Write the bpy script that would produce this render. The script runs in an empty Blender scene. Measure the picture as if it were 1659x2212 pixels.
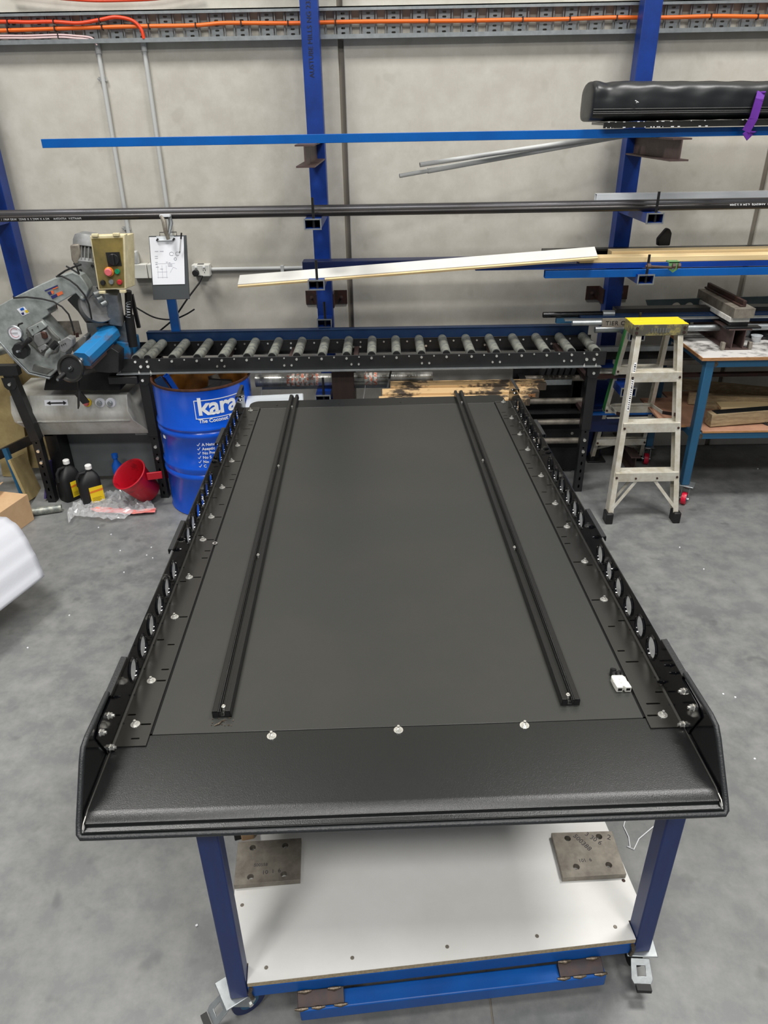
import bpy, bmesh, math, random
from math import sin, cos, pi, radians, sqrt
from mathutils import Vector as V, Matrix, geometry
random.seed(7)
S = bpy.context.scene
COL = S.collection

# ------------------------------------------------------------------ camera
FPX, PITCH, ROLL, YAW, CAMZ = 1559.25, .501237, .01772, .0051, 2.2
def cam_axes():
    cp, sp, c, s = cos(PITCH), sin(PITCH), cos(ROLL), sin(ROLL)
    F = V((0, cp, -sp)); R = V((1, 0, 0)); U = V((0, sp, cp))
    r = c*R - s*U; u = c*U + s*R
    M = Matrix.Rotation(YAW, 3, 'Z')
    return M @ r, M @ u, M @ F
CR, CU, CF = cam_axes()
CO = V((0, 0, CAMZ))
cd = bpy.data.cameras.new('camera'); cam = bpy.data.objects.new('camera', cd); COL.objects.link(cam)
cam.matrix_world = Matrix(((CR.x, CU.x, -CF.x, 0), (CR.y, CU.y, -CF.y, 0), (CR.z, CU.z, -CF.z, CAMZ), (0, 0, 0, 1)))
cd.sensor_fit = 'VERTICAL'; cd.sensor_height = 36.0; cd.lens = FPX/2212*36.0; cd.clip_start = .05; cd.clip_end = 60
S.camera = cam

# ------------------------------------------------------------------ world, lamps, exposure
w = bpy.data.worlds.new('world'); S.world = w; w.use_nodes = True
bg = w.node_tree.nodes['Background']; bg.inputs[0].default_value = (.93, .96, 1.0, 1); bg.inputs[1].default_value = .20
def lamp(x, y, z, sx, sy, e, rot=(0, 0, 0), col=(1, .98, .95)):
    l = bpy.data.lights.new('highbay_or_door_light', 'AREA'); l.shape = 'RECTANGLE'; l.size = sx; l.size_y = sy; l.energy = e; l.color = col
    o = bpy.data.objects.new('highbay_or_door_light', l); COL.objects.link(o); o.location = (x, y, z); o.rotation_euler = rot
    return o
for lx, ly, le in ((-2.6, 2.7, 250), (2.6, 2.7, 250), (-2.4, -2.6, 200), (2.4, -2.6, 200), (0.1, -.25, 130)):
    lamp(lx, ly, 6.4, 1.5, 1.0, le)
# daylight through the open roller door behind the photographer
lamp(0, -8, 2.6, 6, 4.6, 470, (radians(-97), 0, 0), (.93, .97, 1))
S.view_settings.view_transform = 'Standard'; S.view_settings.look = 'None'
S.view_settings.exposure = 0.0; S.view_settings.gamma = 1.0; S.view_settings.use_curve_mapping = False

# ------------------------------------------------------------------ back-projection to a real depth / height
def ray(px, py): return CF + CR*((px-829.5)/FPX) - CU*((py-1106)/FPX)
def at(px, py, Y):
    d = ray(px, py); return CO + d*(Y/d.y)
def on(px, py, z):
    d = ray(px, py); return CO + d*((z-CAMZ)/d.z)

# ------------------------------------------------------------------ materials
def lin(c):
    return tuple((v/255/12.92 if v/255 <= .04045 else ((v/255+.055)/1.055)**2.4) for v in c)+(1,)
MATS = {}
def mat(name, col, rough=.5, metal=0, col2=None, scale=8, amt=.5, bump=0, bscale=60, stretch=(1, 1, 1), coat=0, spec=.5, trans=0, alpha=1, detail=6, lo=.35, hi=.7, emis=None):
    if name in MATS: return MATS[name]
    m = bpy.data.materials.new(name); m.use_nodes = True; nt = m.node_tree; n = nt.nodes; b = n['Principled BSDF']
    b.inputs['Base Color'].default_value = lin(col); b.inputs['Roughness'].default_value = rough; b.inputs['Metallic'].default_value = metal
    b.inputs['Specular IOR Level'].default_value = spec; b.inputs['Coat Weight'].default_value = coat; b.inputs['Coat Roughness'].default_value = .12
    b.inputs['Transmission Weight'].default_value = trans; b.inputs['Alpha'].default_value = alpha
    tc = n.new('ShaderNodeTexCoord'); mp = n.new('ShaderNodeMapping'); mp.inputs['Scale'].default_value = stretch
    nt.links.new(tc.outputs['Object'], mp.inputs[0])
    if col2:
        t = n.new('ShaderNodeTexNoise'); t.inputs['Scale'].default_value = scale; t.inputs['Detail'].default_value = detail; t.inputs['Roughness'].default_value = .65
        nt.links.new(mp.outputs[0], t.inputs[0])
        r = n.new('ShaderNodeMapRange'); r.inputs[1].default_value = lo; r.inputs[2].default_value = hi; r.inputs[4].default_value = amt
        nt.links.new(t.outputs[0], r.inputs[0])
        x = n.new('ShaderNodeMix'); x.data_type = 'RGBA'; x.inputs[6].default_value = lin(col); x.inputs[7].default_value = lin(col2)
        nt.links.new(r.outputs[0], x.inputs[0]); nt.links.new(x.outputs[2], b.inputs['Base Color'])
    if bump:
        t2 = n.new('ShaderNodeTexNoise'); t2.inputs['Scale'].default_value = bscale; t2.inputs['Detail'].default_value = 4
        nt.links.new(mp.outputs[0], t2.inputs[0])
        bp = n.new('ShaderNodeBump'); bp.inputs['Strength'].default_value = bump; bp.inputs['Distance'].default_value = .002
        nt.links.new(t2.outputs[0], bp.inputs['Height']); nt.links.new(bp.outputs[0], b.inputs['Normal'])
    MATS[name] = m; return m
SHEET = mat('black_powder_sheet', (46, 47, 45), .33, 0, (55, 54, 50), 2.2, .5, .10, 420, spec=.55, lo=.45, hi=.75)
LIP = mat('textured_black_lip', (19, 21, 21), .30, 0, (24, 26, 25), 2.5, .5, .22, 520, spec=.55)
GLOSS = mat('gloss_black', (9, 10, 13), .12, 0, spec=.6)
GLOSSF = mat('satin_black', (36, 36, 34), .25, 0, (44, 43, 40), 4, .5, spec=.55)
TRIMR = mat('edge_trim_rubber', (34, 36, 38), .42, 0, bump=.5, bscale=300)
DARK = mat('dark_void', (12, 12, 13), .8)
BLKP = mat('charcoal_paint', (24, 25, 27), .40, 0, (38, 38, 38), 9, .6, spec=.5)
BLKS = mat('black_steel_section', (24, 25, 27), .35, .2, (60, 58, 56), 14, .4)
BLKPIPE = mat('black_pipe', (38, 37, 38), .3, .35, (66, 60, 56), 3, .5, stretch=(1, 6, 6))
ZINC = mat('bright_zinc', (240, 240, 236), .2, .8, (196, 194, 186), 90, .6)
GALV = mat('galvanised', (176, 181, 182), .38, .75, (146, 152, 154), 26, .8, .1, 60)
ALU = mat('ladder_aluminium', (214, 211, 200), .42, .25, (178, 168, 144), 18, .8)
ALUB = mat('bright_aluminium', (232, 236, 239), .3, .05, (208, 212, 216), 10, .6, stretch=(.3, 4, 4))
POST = mat('rack_post_blue', (14, 56, 138), .42, 0, (10, 42, 106), 7, .8, spec=.45)
BLUET = mat('bright_blue_tube', (0, 92, 174), .3, 0, (2, 76, 152), 5, .6)
BLUER = mat('royal_blue_steel', (8, 66, 160), .32, .1, (10, 44, 120), 4, .7)
BLUEN = mat('navy_steel', (20, 36, 84), .4, .1, (12, 26, 62), 5, .7)
BLUEC = mat('conveyor_guide_blue', (28, 58, 96), .38, .2, (22, 44, 84), 6, .8)
TROLB = mat('trolley_blue', (0, 84, 164), .42, 0, (10, 64, 132), 6, .7)
TROLLEG = mat('trolley_leg_blue', (22, 50, 108), .42, 0, (30, 42, 96), 7, .9, stretch=(6, 6, 1))
TEALB = mat('bench_blue', (34, 92, 128), .45, 0, (42, 84, 116), 9, .6)
RUSTY = mat('mill_scale_brown', (92, 74, 70), .55, .3, (70, 58, 56), 14, .8)
RUSTP = mat('rusty_bracket', (52, 42, 40), .6, .3, (90, 50, 36), 20, .6)
BROWN = mat('brown_steel_column', (58, 42, 36), .6, 0, (40, 32, 30), 8, .7, stretch=(5, 5, .6))
WELD = mat('burnt_weld_patch', (48, 44, 48), .5, .5, (70, 52, 44), 30, .8)
BEAD = mat('weld_bead', (120, 108, 92), .4, .7, (50, 44, 40), 120, .9, .5, 200)
ROLL_M = mat('conveyor_roller_steel', (164, 165, 154), .42, .35, (104, 110, 108), 10, .9, stretch=(2.5, 2.5, 2.5), lo=.4, hi=.62)
WHITEP = mat('white_melamine', (240, 240, 237), .28, 0, (226, 225, 219), 3, .7, spec=.5)
CHIP = mat('chipboard_edge', (178, 164, 136), .85, 0, (134, 118, 90), 120, .9)
PLYE = mat('plywood_edge', (182, 134, 88), .8, 0, (140, 96, 60), 30, .8, stretch=(1, 1, 8))
PLYT = mat('bench_ply_top', (206, 204, 200), .5, 0, (70, 66, 64), 7, .95, lo=.46, hi=.62)
PLYB = mat('brown_ply_shelf', (176, 132, 106), .7, 0, (140, 104, 84), 6, .8)
PINE = mat('pine_timber', (234, 212, 166), .6, 0, (210, 178, 124), 5, .8, stretch=(.5, 14, 14))
OLDW = mat('weathered_timber', (176, 156, 122), .8, 0, (126, 106, 78), 6, .9, stretch=(.8, 12, 12))
CRATE = mat('stained_pallet_timber', (200, 168, 122), .75, 0, (36, 32, 30), 9, .95, lo=.5, hi=.6, stretch=(.8, 1, 1))
YBRD = mat('yellow_board', (168, 150, 104), .8, 0, (138, 120, 78), 14, .8)
PLATE = mat('bare_steel_plate', (146, 140, 128), .5, .3, (106, 98, 90), 22, .9)
DRUMB = mat('drum_blue', (0, 84, 206), .26, 0, (0, 66, 178), 4, .6, coat=.3)
RIMR = mat('rusty_rim', (96, 60, 44), .5, .4, (40, 30, 26), 30, .8)
DRUMI = mat('drum_inside', (150, 96, 24), .6, 0, (60, 44, 30), 6, .8)
WHT = mat('white_print', (236, 238, 240), .6)
GREYPR = mat('dark_print', (30, 32, 50), .6)
CONDUIT = mat('grey_conduit', (188, 190, 188), .45)
SOCK = mat('outlet_plastic', (214, 214, 206), .4)
ORG = mat('orange_cable', (236, 108, 28), .45); RED_O = mat('red_orange_cable', (224, 66, 24), .42); PINKC = mat('pink_cable', (222, 190, 190), .5)
BLKR = mat('black_rubber', (20, 20, 21), .55)
CAST = mat('saw_casting_grey', (166, 172, 170), .45, .15, (122, 128, 124), 16, .9, .15, 40)
CASTD = mat('saw_dark_casting', (112, 113, 110), .5, .2, (80, 80, 78), 14, .8)
MOTG = mat('motor_grey', (138, 140, 140), .5, .2, (108, 108, 106), 20, .8)
CTRL = mat('control_box_cream', (226, 215, 176), .55, 0, (176, 164, 124), 12, .7)
CTRLF = mat('control_face_olive', (138, 120, 62), .6, 0, (84, 78, 44), 6, .9)
GREYC = mat('grey_cabinet', (112, 117, 118), .5, .1, (98, 102, 104), 6, .6)
STEELB = mat('stained_steel_base', (206, 207, 202), .42, .1, (150, 146, 134), 6, .8, stretch=(1, 1, .5))
BLUEV = mat('vice_blue', (30, 120, 178), .5, 0, (92, 82, 84), 7, .95, lo=.5, hi=.62)
YEL = mat('ladder_cap_yellow', (244, 214, 34), .5, 0, (150, 130, 50), 9, .6, lo=.55, hi=.7)
YELD = mat('ladder_cap_front', (190, 176, 104), .5, .2, (92, 90, 78), 9, 1, lo=.36, hi=.52)
GRN = mat('ladder_green', (40, 138, 62), .5, 0, (84, 130, 84), 9, .7)
REDB = mat('red_bucket', (188, 18, 38), .4, 0, (110, 10, 24), 14, .6, lo=.55, hi=.65)
REDW = mat('red_caster_wheel', (206, 28, 58), .35)
BAG = mat('black_vinyl', (22, 25, 27), .40, 0, (32, 36, 38), 6, .6, 1.0, 9, spec=.55)
PURP = mat('purple_strap', (104, 40, 156), .6, 0, (84, 26, 130), 18, .7)
PAPER = mat('paper', (236, 238, 244), .7)
CLIPM = mat('clipboard_charcoal', (66, 70, 72), .6)
FOAM = mat('white_foam', (196, 198, 204), .8, 0, bump=.3, bscale=120)
CARD = mat('cardboard', (206, 172, 132), .8, 0, (186, 150, 110), 10, .6)
PLAST = mat('clear_plastic', (236, 238, 240), .14, 0, alpha=.22, spec=1)
TUBM = mat('clear_tub', (226, 232, 236), .2, 0, alpha=.65, spec=.8)
CHALK = mat('white_chalky', (226, 226, 220), .8, 0, (180, 176, 168), 30, .6)
WBRD = mat('white_board_face', (212, 212, 206), .6, 0, (196, 196, 190), 9, .5)
TEALP = mat('teal_plate', (96, 112, 118), .45, .4, (120, 134, 136), 10, .7)
GREEN = mat('green_lug', (104, 150, 96), .5)
BLUEP = mat('blue_plastic', (20, 92, 190), .4)
REDP = mat('red_button', (176, 40, 48), .4); PINK = mat('pink_button', (214, 104, 110), .45); ORNG = mat('orange_ring', (226, 128, 30), .5)
GREENB = mat('green_button', (16, 140, 96), .35); YELB = mat('yellow_label', (240, 206, 30), .55)
SEAL = mat('joint_sealant', (122, 116, 106), .9)

def concrete(name, base, dark, light, sp, rough, bump):
    m = mat(name, base, rough, 0, dark, 1.1, .55, bump, 22)
    nt = m.node_tree; n = nt.nodes; b = n['Principled BSDF']
    src = b.inputs['Base Color'].links[0].from_socket
    tc = n.new('ShaderNodeTexCoord')
    t = n.new('ShaderNodeTexNoise'); t.inputs['Scale'].default_value = sp; t.inputs['Detail'].default_value = 8; t.inputs['Roughness'].default_value = .7
    nt.links.new(tc.outputs['Object'], t.inputs[0])
    r = n.new('ShaderNodeMapRange'); r.inputs[1].default_value = .40; r.inputs[2].default_value = .68; r.inputs[4].default_value = .55
    nt.links.new(t.outputs[0], r.inputs[0])
    x = n.new('ShaderNodeMix'); x.data_type = 'RGBA'; x.inputs[7].default_value = lin(light)
    nt.links.new(src, x.inputs[6]); nt.links.new(r.outputs[0], x.inputs[0])
    # small dark blots
    v = n.new('ShaderNodeTexNoise'); v.inputs['Scale'].default_value = sp*1.1; v.inputs['Detail'].default_value = 2
    mp = n.new('ShaderNodeMapping'); mp.inputs['Location'].default_value = (3.1, 7.7, 1.3); nt.links.new(tc.outputs['Object'], mp.inputs[0]); nt.links.new(mp.outputs[0], v.inputs[0])
    r2 = n.new('ShaderNodeMapRange'); r2.inputs[1].default_value = .66; r2.inputs[2].default_value = .74; r2.inputs[4].default_value = .45
    nt.links.new(v.outputs[0], r2.inputs[0])
    y = n.new('ShaderNodeMix'); y.data_type = 'RGBA'; y.inputs[7].default_value = lin(dark)
    nt.links.new(x.outputs[2], y.inputs[6]); nt.links.new(r2.outputs[0], y.inputs[0]); nt.links.new(y.outputs[2], b.inputs['Base Color'])
    return m
WALLM = concrete('precast_concrete', (188, 184, 173), (170, 166, 154), (206, 203, 194), 7, .8, .35)
FLOORM = concrete('polished_concrete_floor', (118, 120, 120), (80, 82, 83), (152, 152, 149), 8, .40, .12)

# ------------------------------------------------------------------ mesh builder
class MB:
    def __init__(s): s.v = []; s.f = []
    def add(s, vs, fs):
        k = len(s.v); s.v += [V(p) for p in vs]; s.f += [tuple(i+k for i in f) for f in fs]; return s
    def box(s, c, d, M=None):
        x, y, z = d[0]/2, d[1]/2, d[2]/2
        vs = [V((a*x, b*y, e*z)) for a in (-1, 1) for b in (-1, 1) for e in (-1, 1)]
        c = V(c); vs = [((M @ p) if M else p)+c for p in vs]
        return s.add(vs, [(0, 1, 3, 2), (4, 6, 7, 5), (0, 4, 5, 1), (2, 3, 7, 6), (0, 2, 6, 4), (1, 5, 7, 3)])
    def bb(s, a, b):
        a = V(a); b = V(b); return s.box((a+b)/2, (abs(b.x-a.x), abs(b.y-a.y), abs(b.z-a.z)))
    def bar(s, p, q, w, h, up=(0, 0, 1)):
        p = V(p); q = V(q); d = (q-p); L = d.length; d.normalize(); up = V(up)
        sx = d.cross(up)
        if sx.length < 1e-4: sx = d.cross(V((1, 0, 0)))
        sx.normalize(); uz = sx.cross(d)
        vs = [b + sx*(i*w/2)+uz*(j*h/2) for b in (p, q) for i, j in ((-1, -1), (1, -1), (1, 1), (-1, 1))]
        return s.add(vs, [(3, 2, 1, 0), (4, 5, 6, 7), (0, 1, 5, 4), (1, 2, 6, 5), (2, 3, 7, 6), (3, 0, 4, 7)])
    def hollow(s, p, q, w, h, t=.004, up=(0, 0, 1)):
        p = V(p); q = V(q); d = (q-p).normalized(); up = V(up); sx = d.cross(up)
        if sx.length < 1e-4: sx = d.cross(V((1, 0, 0)))
        sx.normalize(); uz = sx.cross(d)
        def ring(b, a, c): return [b+sx*(i*a/2)+uz*(j*c/2) for i, j in ((-1, -1), (1, -1), (1, 1), (-1, 1))]
        vs = ring(p, w, h)+ring(q, w, h)+ring(p, w-2*t, h-2*t)+ring(q, w-2*t, h-2*t); fs = []
        for i in range(4):
            j = (i+1) % 4
            fs += [(i, j, 4+j, 4+i), (8+j, 8+i, 12+i, 12+j), (j, i, 8+i, 8+j), (4+i, 4+j, 12+j, 12+i)]
        return s.add(vs, fs)
    def tube(s, p, q, r, n=16, r2=None, cap=True, hollow=0):
        return s.path([p, q], r, n, cap, [r, r if r2 is None else r2], hollow)
    def path(s, pts, r, n=10, cap=True, rs=None, hollow=0):
        pts = [V(p) for p in pts]; N = len(pts); k0 = len(s.v)
        prev = None; vs = []; fs = []
        for i, p in enumerate(pts):
            d = (pts[min(i+1, N-1)]-pts[max(i-1, 0)]).normalized()
            if prev is None:
                a = d.cross(V((0, 0, 1)));
                if a.length < .1: a = d.cross(V((0, 1, 0)))
            else: a = prev-d*prev.dot(d)
            a.normalize(); prev = a; b = d.cross(a); rr = rs[i] if rs else r
            for j in range(n):
                t = 2*pi*j/n; vs.append(p+a*(cos(t)*rr)+b*(sin(t)*rr))
        for i in range(N-1):
            for j in range(n):
                k = (j+1) % n; fs.append((i*n+j, i*n+k, (i+1)*n+k, (i+1)*n+j))
        if hollow:
            base = len(vs)
            for i in (0, N-1):
                rr = rs[i] if rs else r
                for j in range(n): vs.append(pts[i]+(vs[i*n+j]-pts[i])*(1-hollow))
            dd = (pts[1]-pts[0]).normalized()*min(.06, (pts[1]-pts[0]).length*.4)
            for i, e in ((0, 1), (1, -1)):
                o = (N-1)*n*i; b2 = base+n*i; b3 = len(vs)
                for j in range(n): vs.append(vs[b2+j]+dd*e)
                for j in range(n):
                    k = (j+1) % n; fs.append((o+j, o+k, b2+k, b2+j)); fs.append((b2+j, b2+k, b3+k, b3+j))
                fs.append(tuple(range(b3, b3+n)))
        elif cap: fs += [tuple(reversed(range(n))), tuple(range((N-1)*n, N*n))]
        return s.add(vs, fs)
    def lathe(s, prof, c=(0, 0, 0), n=32, M=None, close=False):
        c = V(c); vs = []; fs = []
        for r, z in prof:
            for j in range(n):
                t = 2*pi*j/n; p = V((r*cos(t), r*sin(t), z)); vs.append(((M @ p) if M else p)+c)
        for i in range(len(prof)-1):
            for j in range(n):
                k = (j+1) % n; fs.append((i*n+j, i*n+k, (i+1)*n+k, (i+1)*n+j))
        return s.add(vs, fs)
    def prism(s, loops, o, ax, ay, th):
        """loops: outer + holes in 2D; o origin; ax, ay axes; th extrusion vector"""
        o, ax, ay, th = V(o), V(ax), V(ay), V(th)
        L3 = [[V((p[0], p[1], 0)) for p in l] for l in loops]
        tris = geometry.tessellate_polygon(L3); flat = [p for l in L3 for p in l]; n = len(flat)
        vs = [o+ax*p.x+ay*p.y for p in flat]; vs += [p+th for p in vs]
        fs = [tuple(t) for t in tris]+[tuple(reversed([i+n for i in t])) for t in tris]; k = 0
        for l in L3:
            m = len(l)
            for i in range(m):
                j = (i+1) % m; fs.append((k+i, k+j, k+j+n, k+i+n))
            k += m
        return s.add(vs, fs)
    def ibeam(s, p, q, w, h, t, up=(0, 0, 1)):
        p = V(p); q = V(q); u = V(up)
        s.bar(p+u*(h/2-t/2), q+u*(h/2-t/2), w, t, up); s.bar(p-u*(h/2-t/2), q-u*(h/2-t/2), w, t, up)
        return s.bar(p, q, t*.8, h-2*t, up)
    def mesh(s, name, m, smooth=None):
        me = bpy.data.meshes.new(name); me.from_pydata([tuple(p) for p in s.v], [], s.f)
        bm = bmesh.new(); bm.from_mesh(me); bmesh.ops.recalc_face_normals(bm, faces=bm.faces)
        if smooth:
            for f in bm.faces: f.smooth = True
            for e in bm.edges:
                if len(e.link_faces) == 2 and e.calc_face_angle(3) > radians(smooth): e.smooth = False
        bm.to_mesh(me); bm.free(); me.materials.append(m); return me
    def build(s, name, m, parent=None, bevel=0, smooth=35):
        o = bpy.data.objects.new(name, s.mesh(name, m, smooth)); COL.objects.link(o)
        if parent: o.parent = parent
        if bevel:
            b = o.modifiers.new('bevel', 'BEVEL'); b.width = bevel; b.segments = 2; b.limit_method = 'ANGLE'; b.angle_limit = radians(40)
        return o

def tag(o, label=None, cat=None, group=None, kind=None):
    if label: o['label'] = label
    if cat: o['category'] = cat
    if group: o['group'] = group
    if kind: o['kind'] = kind
    return o
def thing(name, label, cat, loc=(0, 0, 0), group=None):
    o = bpy.data.objects.new(name, None); COL.objects.link(o); o.empty_display_size = .05
    o.location = V(loc); return tag(o, label, cat, group)
# parts are written in world coordinates; an Empty at its base carries them through this offset
def part(mb, name, m, root, bevel=0, smooth=35, label=None):
    off = getattr(root, 'location', V((0, 0, 0)))
    if root.type == 'EMPTY' and root.parent is None: mb.v = [p-off for p in mb.v]
    o = mb.build(name, m, root, bevel, smooth)
    if label: o['label'] = label
    return o
def sub(mb, name, m, root, top, bevel=0):
    mb.v = [p-top.location for p in mb.v]; return mb.build(name, m, root, bevel)
def solo(mb, name, m, label, cat, group=None, bevel=0, smooth=35, origin=None):
    o = mb.build(name, m, None, bevel, smooth)
    c = V(origin) if origin is not None else sum(mb.v, V((0, 0, 0)))/len(mb.v)
    if origin is None: c.z = min(p.z for p in mb.v)
    for v in o.data.vertices: v.co -= c
    o.location = c
    return tag(o, label, cat, group)
def struct(mb, name, m, parent=None, bevel=0):
    o = mb.build(name, m, parent, bevel)
    if not parent: o['kind'] = 'structure'
    return o
def circ(cx, cy, r, n=20, ry=None): return [(cx+cos(2*pi*i/n)*r, cy+sin(2*pi*i/n)*(ry or r)) for i in range(n)]
def slot(cx, cy, L, wd, n=6):
    a = L/2-wd/2; r = wd/2
    return [(cx+a+r*cos(-pi/2+pi*i/n), cy+r*sin(-pi/2+pi*i/n)) for i in range(n+1)]+[(cx-a+r*cos(pi/2+pi*i/n), cy+r*sin(pi/2+pi*i/n)) for i in range(n+1)]
def text_mb(txt, size, ext=.0004, align='LEFT', space=1.0, bold=0):
    cu = bpy.data.curves.new('t', 'FONT'); cu.body = txt; cu.size = size; cu.extrude = ext; cu.align_x = align; cu.space_character = space; cu.offset = bold; cu.resolution_u = 3
    o = bpy.data.objects.new('t', cu); COL.objects.link(o)
    dg = bpy.context.evaluated_depsgraph_get(); me = bpy.data.meshes.new_from_object(o.evaluated_get(dg))
    mb = MB(); mb.add([v.co for v in me.vertices], [tuple(p.vertices) for p in me.polygons])
    bpy.data.objects.remove(o); bpy.data.curves.remove(cu); bpy.data.meshes.remove(me); return mb
def place(mb, o, ax, ay):
    o, ax, ay = V(o), V(ax).normalized(), V(ay).normalized(); az = ax.cross(ay)
    mb.v = [o+ax*p.x+ay*p.y+az*p.z for p in mb.v]; return mb
X, Y_, Z = V((1, 0, 0)), V((0, 1, 0)), V((0, 0, 1))
def hexbolt(p, n, r=.008, washer=.012, h=.006, stud=.008, wt=.002):
    """a washer, a six-sided nut and a stud end along n"""
    p = V(p); n = V(n).normalized(); mb = MB()
    mb.tube(p, p+n*wt, washer, 18); mb.tube(p+n*wt, p+n*(wt+h), r, 6)
    mb.tube(p+n*(wt+h), p+n*(wt+h+stud), r*.5, 8); return mb

# ================================================================== SETTING
YW = 4.98
fl = thing('floor', None, None); fl['kind'] = 'structure'
struct(MB().bb((-7, -9, -.12), (7, YW+.2, -.004)), 'subfloor', SEAL, fl)
jx = on(1055, 2130, 0).x
struct(MB().bb((-7, -9, -.1), (jx-.003, YW, 0)), 'floor_slab', FLOORM, fl)
struct(MB().bb((jx+.003, -9, -.1), (7, YW, 0)), 'floor_slab', FLOORM, fl)
wl = thing('wall_back', None, None); wl['kind'] = 'structure'
struct(MB().bb((-7, YW+.02, 0), (7, YW+.2, 6.9)), 'wall_core', SEAL, wl)
j1, j2 = -.229, 2.405
for a, b in ((-7, j1-.016), (j1+.016, j2-.016), (j2+.016, 7)):
    struct(MB().bb((a, YW, 0), (b, YW+.1, 6.9)), 'concrete_panel', WALLM, wl, .006)
struct(MB().bb((-7, -9, 7.0), (7, YW+.2, 7.1)), 'ceiling', mat('ceiling_sheet', (150, 152, 154), .7))

# ------------------------------------------------------------------ cable tray
tr = thing('cable_tray', 'long galvanised perforated cable tray fixed high along the concrete wall', 'cable tray', (0, YW, 2.59))
zt, zb = 2.747, 2.597
part(MB().bb((-3.2, YW-.06, zt-.006), (3.3, YW, zt)).bb((-3.2, YW-.06, zt-.02), (3.3, YW-.056, zt)), 'side_rail', GALV, tr)
part(MB().bb((-3.2, YW-.06, zb), (3.3, YW, zb+.006)).bb((-3.2, YW-.062, zb-.004), (3.3, YW-.056, zb+.018)), 'side_rail', GALV, tr)
pad = MB().prism([[(-.034, 0), (.034, 0), (.034, .13), (-.034, .13)]]+[slot(0, .018+i*.0235, .024, .010, 3) for i in range(5)], (0, YW-.02, zb+.008), X, Z, (0, .003, 0))
for sx in (-.045, .045): pad.tube((sx, YW-.022, zb+.004), (sx, YW-.022, zt-.004), .005, 6)
me = None
for k in range(44):
    if me is None:
        pad.v = [p-tr.location for p in pad.v]; o = pad.build('rung', GALV, tr); me = o.data
    else: o = bpy.data.objects.new('rung', me); COL.objects.link(o); o.parent = tr
    o.location.x = -3.1+k*.1445

def cable(name, pts, r, m, label, ties=()):
    t = thing(name, label, 'cable', V(pts[0]))
    # smooth through the points
    P = [V(p) for p in pts]; out = []
    for i in range(len(P)-1):
        a, b, c, d = P[max(i-1, 0)], P[i], P[i+1], P[min(i+2, len(P)-1)]
        for k in range(6):
            u = k/6; out.append(.5*((2*b)+(c-a)*u+(2*a-5*b+4*c-d)*u*u+(3*b-a-3*c+d)*u**3))
    out.append(P[-1]); part(MB().path(out, r, 10), 'cable_sheath', m, t)
    for q in ties: part(MB().bar(q-X*.003, q+X*.003, r*2.7, r*2.7), 'cable_tie', BLKR, t)
    return t
yc = YW-.045
oc = [at(x, y, yc) for x, y in ((-200, 72), (0, 66), (150, 61), (300, 57), (420, 55), (480, 50), (560, 50), (640, 50), (760, 47), (860, 46), (1000, 45), (1100, 43), (1200, 42), (1320, 38), (1440, 38), (1540, 35), (1659, 36), (1850, 33))]
cable('orange_cable', oc, .0105, ORG, 'thick orange cable running the whole length of the wall cable tray', [at(x, y, yc) for x, y in ((18, 65), (119, 62), (221, 59), (322, 57), (423, 55), (521, 51), (622, 50), (725, 48), (927, 45), (1027, 44), (1129, 42), (1231, 40), (1332, 39), (1535, 36), (1636, 36))])
rc = [at(x, y, yc-.012) for x, y in ((-200, 50), (0, 47), (60, 48), (115, 47), (170, 50), (215, 43), (250, 37), (285, 44), (304, 62), (311, 84))]
cable('red_cable', rc, .0095, RED_O, 'red-orange cable curving down from the tray into the second grey conduit', [at(x, y, yc-.012) for x, y in ((17, 47), (116, 46), (215, 43))])
for dz in (0, .012):
    pc = [at(x, y, yc-.01)-Z*dz for x, y in ((-200, 78), (0, 77), (60, 77), (125, 75), (160, 77), (195, 81), (209, 92))]
    cable('pink_cable', pc, .0045, PINKC, 'thin pale pink cable in the tray, %s of the pair' % ('upper' if dz == 0 else 'lower'), [pc[3]])
cable('red_hose', [at(x, y, YW-.04) for x, y in ((20, -14), (170, 0), (260, 1), (350, -4), (430, -22))], .008, RED_O, 'red cable sagging into view above the tray at the top left')

def conduit(p, q, label, sad):
    t = thing('conduit', label, 'conduit', q); y = V((0, -.014, 0))
    part(MB().tube(p+y, q+y, .0125, 14), 'pipe', CONDUIT, t)
    d = (q-p).normalized(); part(MB().tube(p+y-d*.005, p+y+d*.045, .016, 14), 'coupler', CONDUIT, t)
    for s in sad:
        c = s+y; part(MB().bar(c-X*.03, c+X*.017, .01, .022, Y_ if 0 else Z).tube(c-V((.03, .004, 0)), c-V((.03, .012, 0)), .005, 6), 'saddle', ZINC, t)
conduit(at(212, 97, YW), at(290, 570, YW), 'left grey wall conduit dropping from the tray, with two saddle clips', [at(226, 171, YW), at(277, 492, YW)])
conduit(at(311, 92, YW), at(378, 560, YW), 'right grey wall conduit that the red cable enters, passing behind the clipboard', [at(376, 520, YW)])
t = thing('conduit', 'horizontal grey conduit from the power outlet to the middle blue post', 'conduit', at(455, 583, YW))
a, b = at(455, 582, YW-.014), at(700, 584, YW-.014); b.z = a.z
part(MB().tube(a, b, .0125, 14), 'pipe', CONDUIT, t); part(MB().bar(at(610, 581, YW-.014)-X*.01, at(610, 581, YW-.014)+X*.01, .03, .045), 'saddle', CONDUIT, t)
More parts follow.
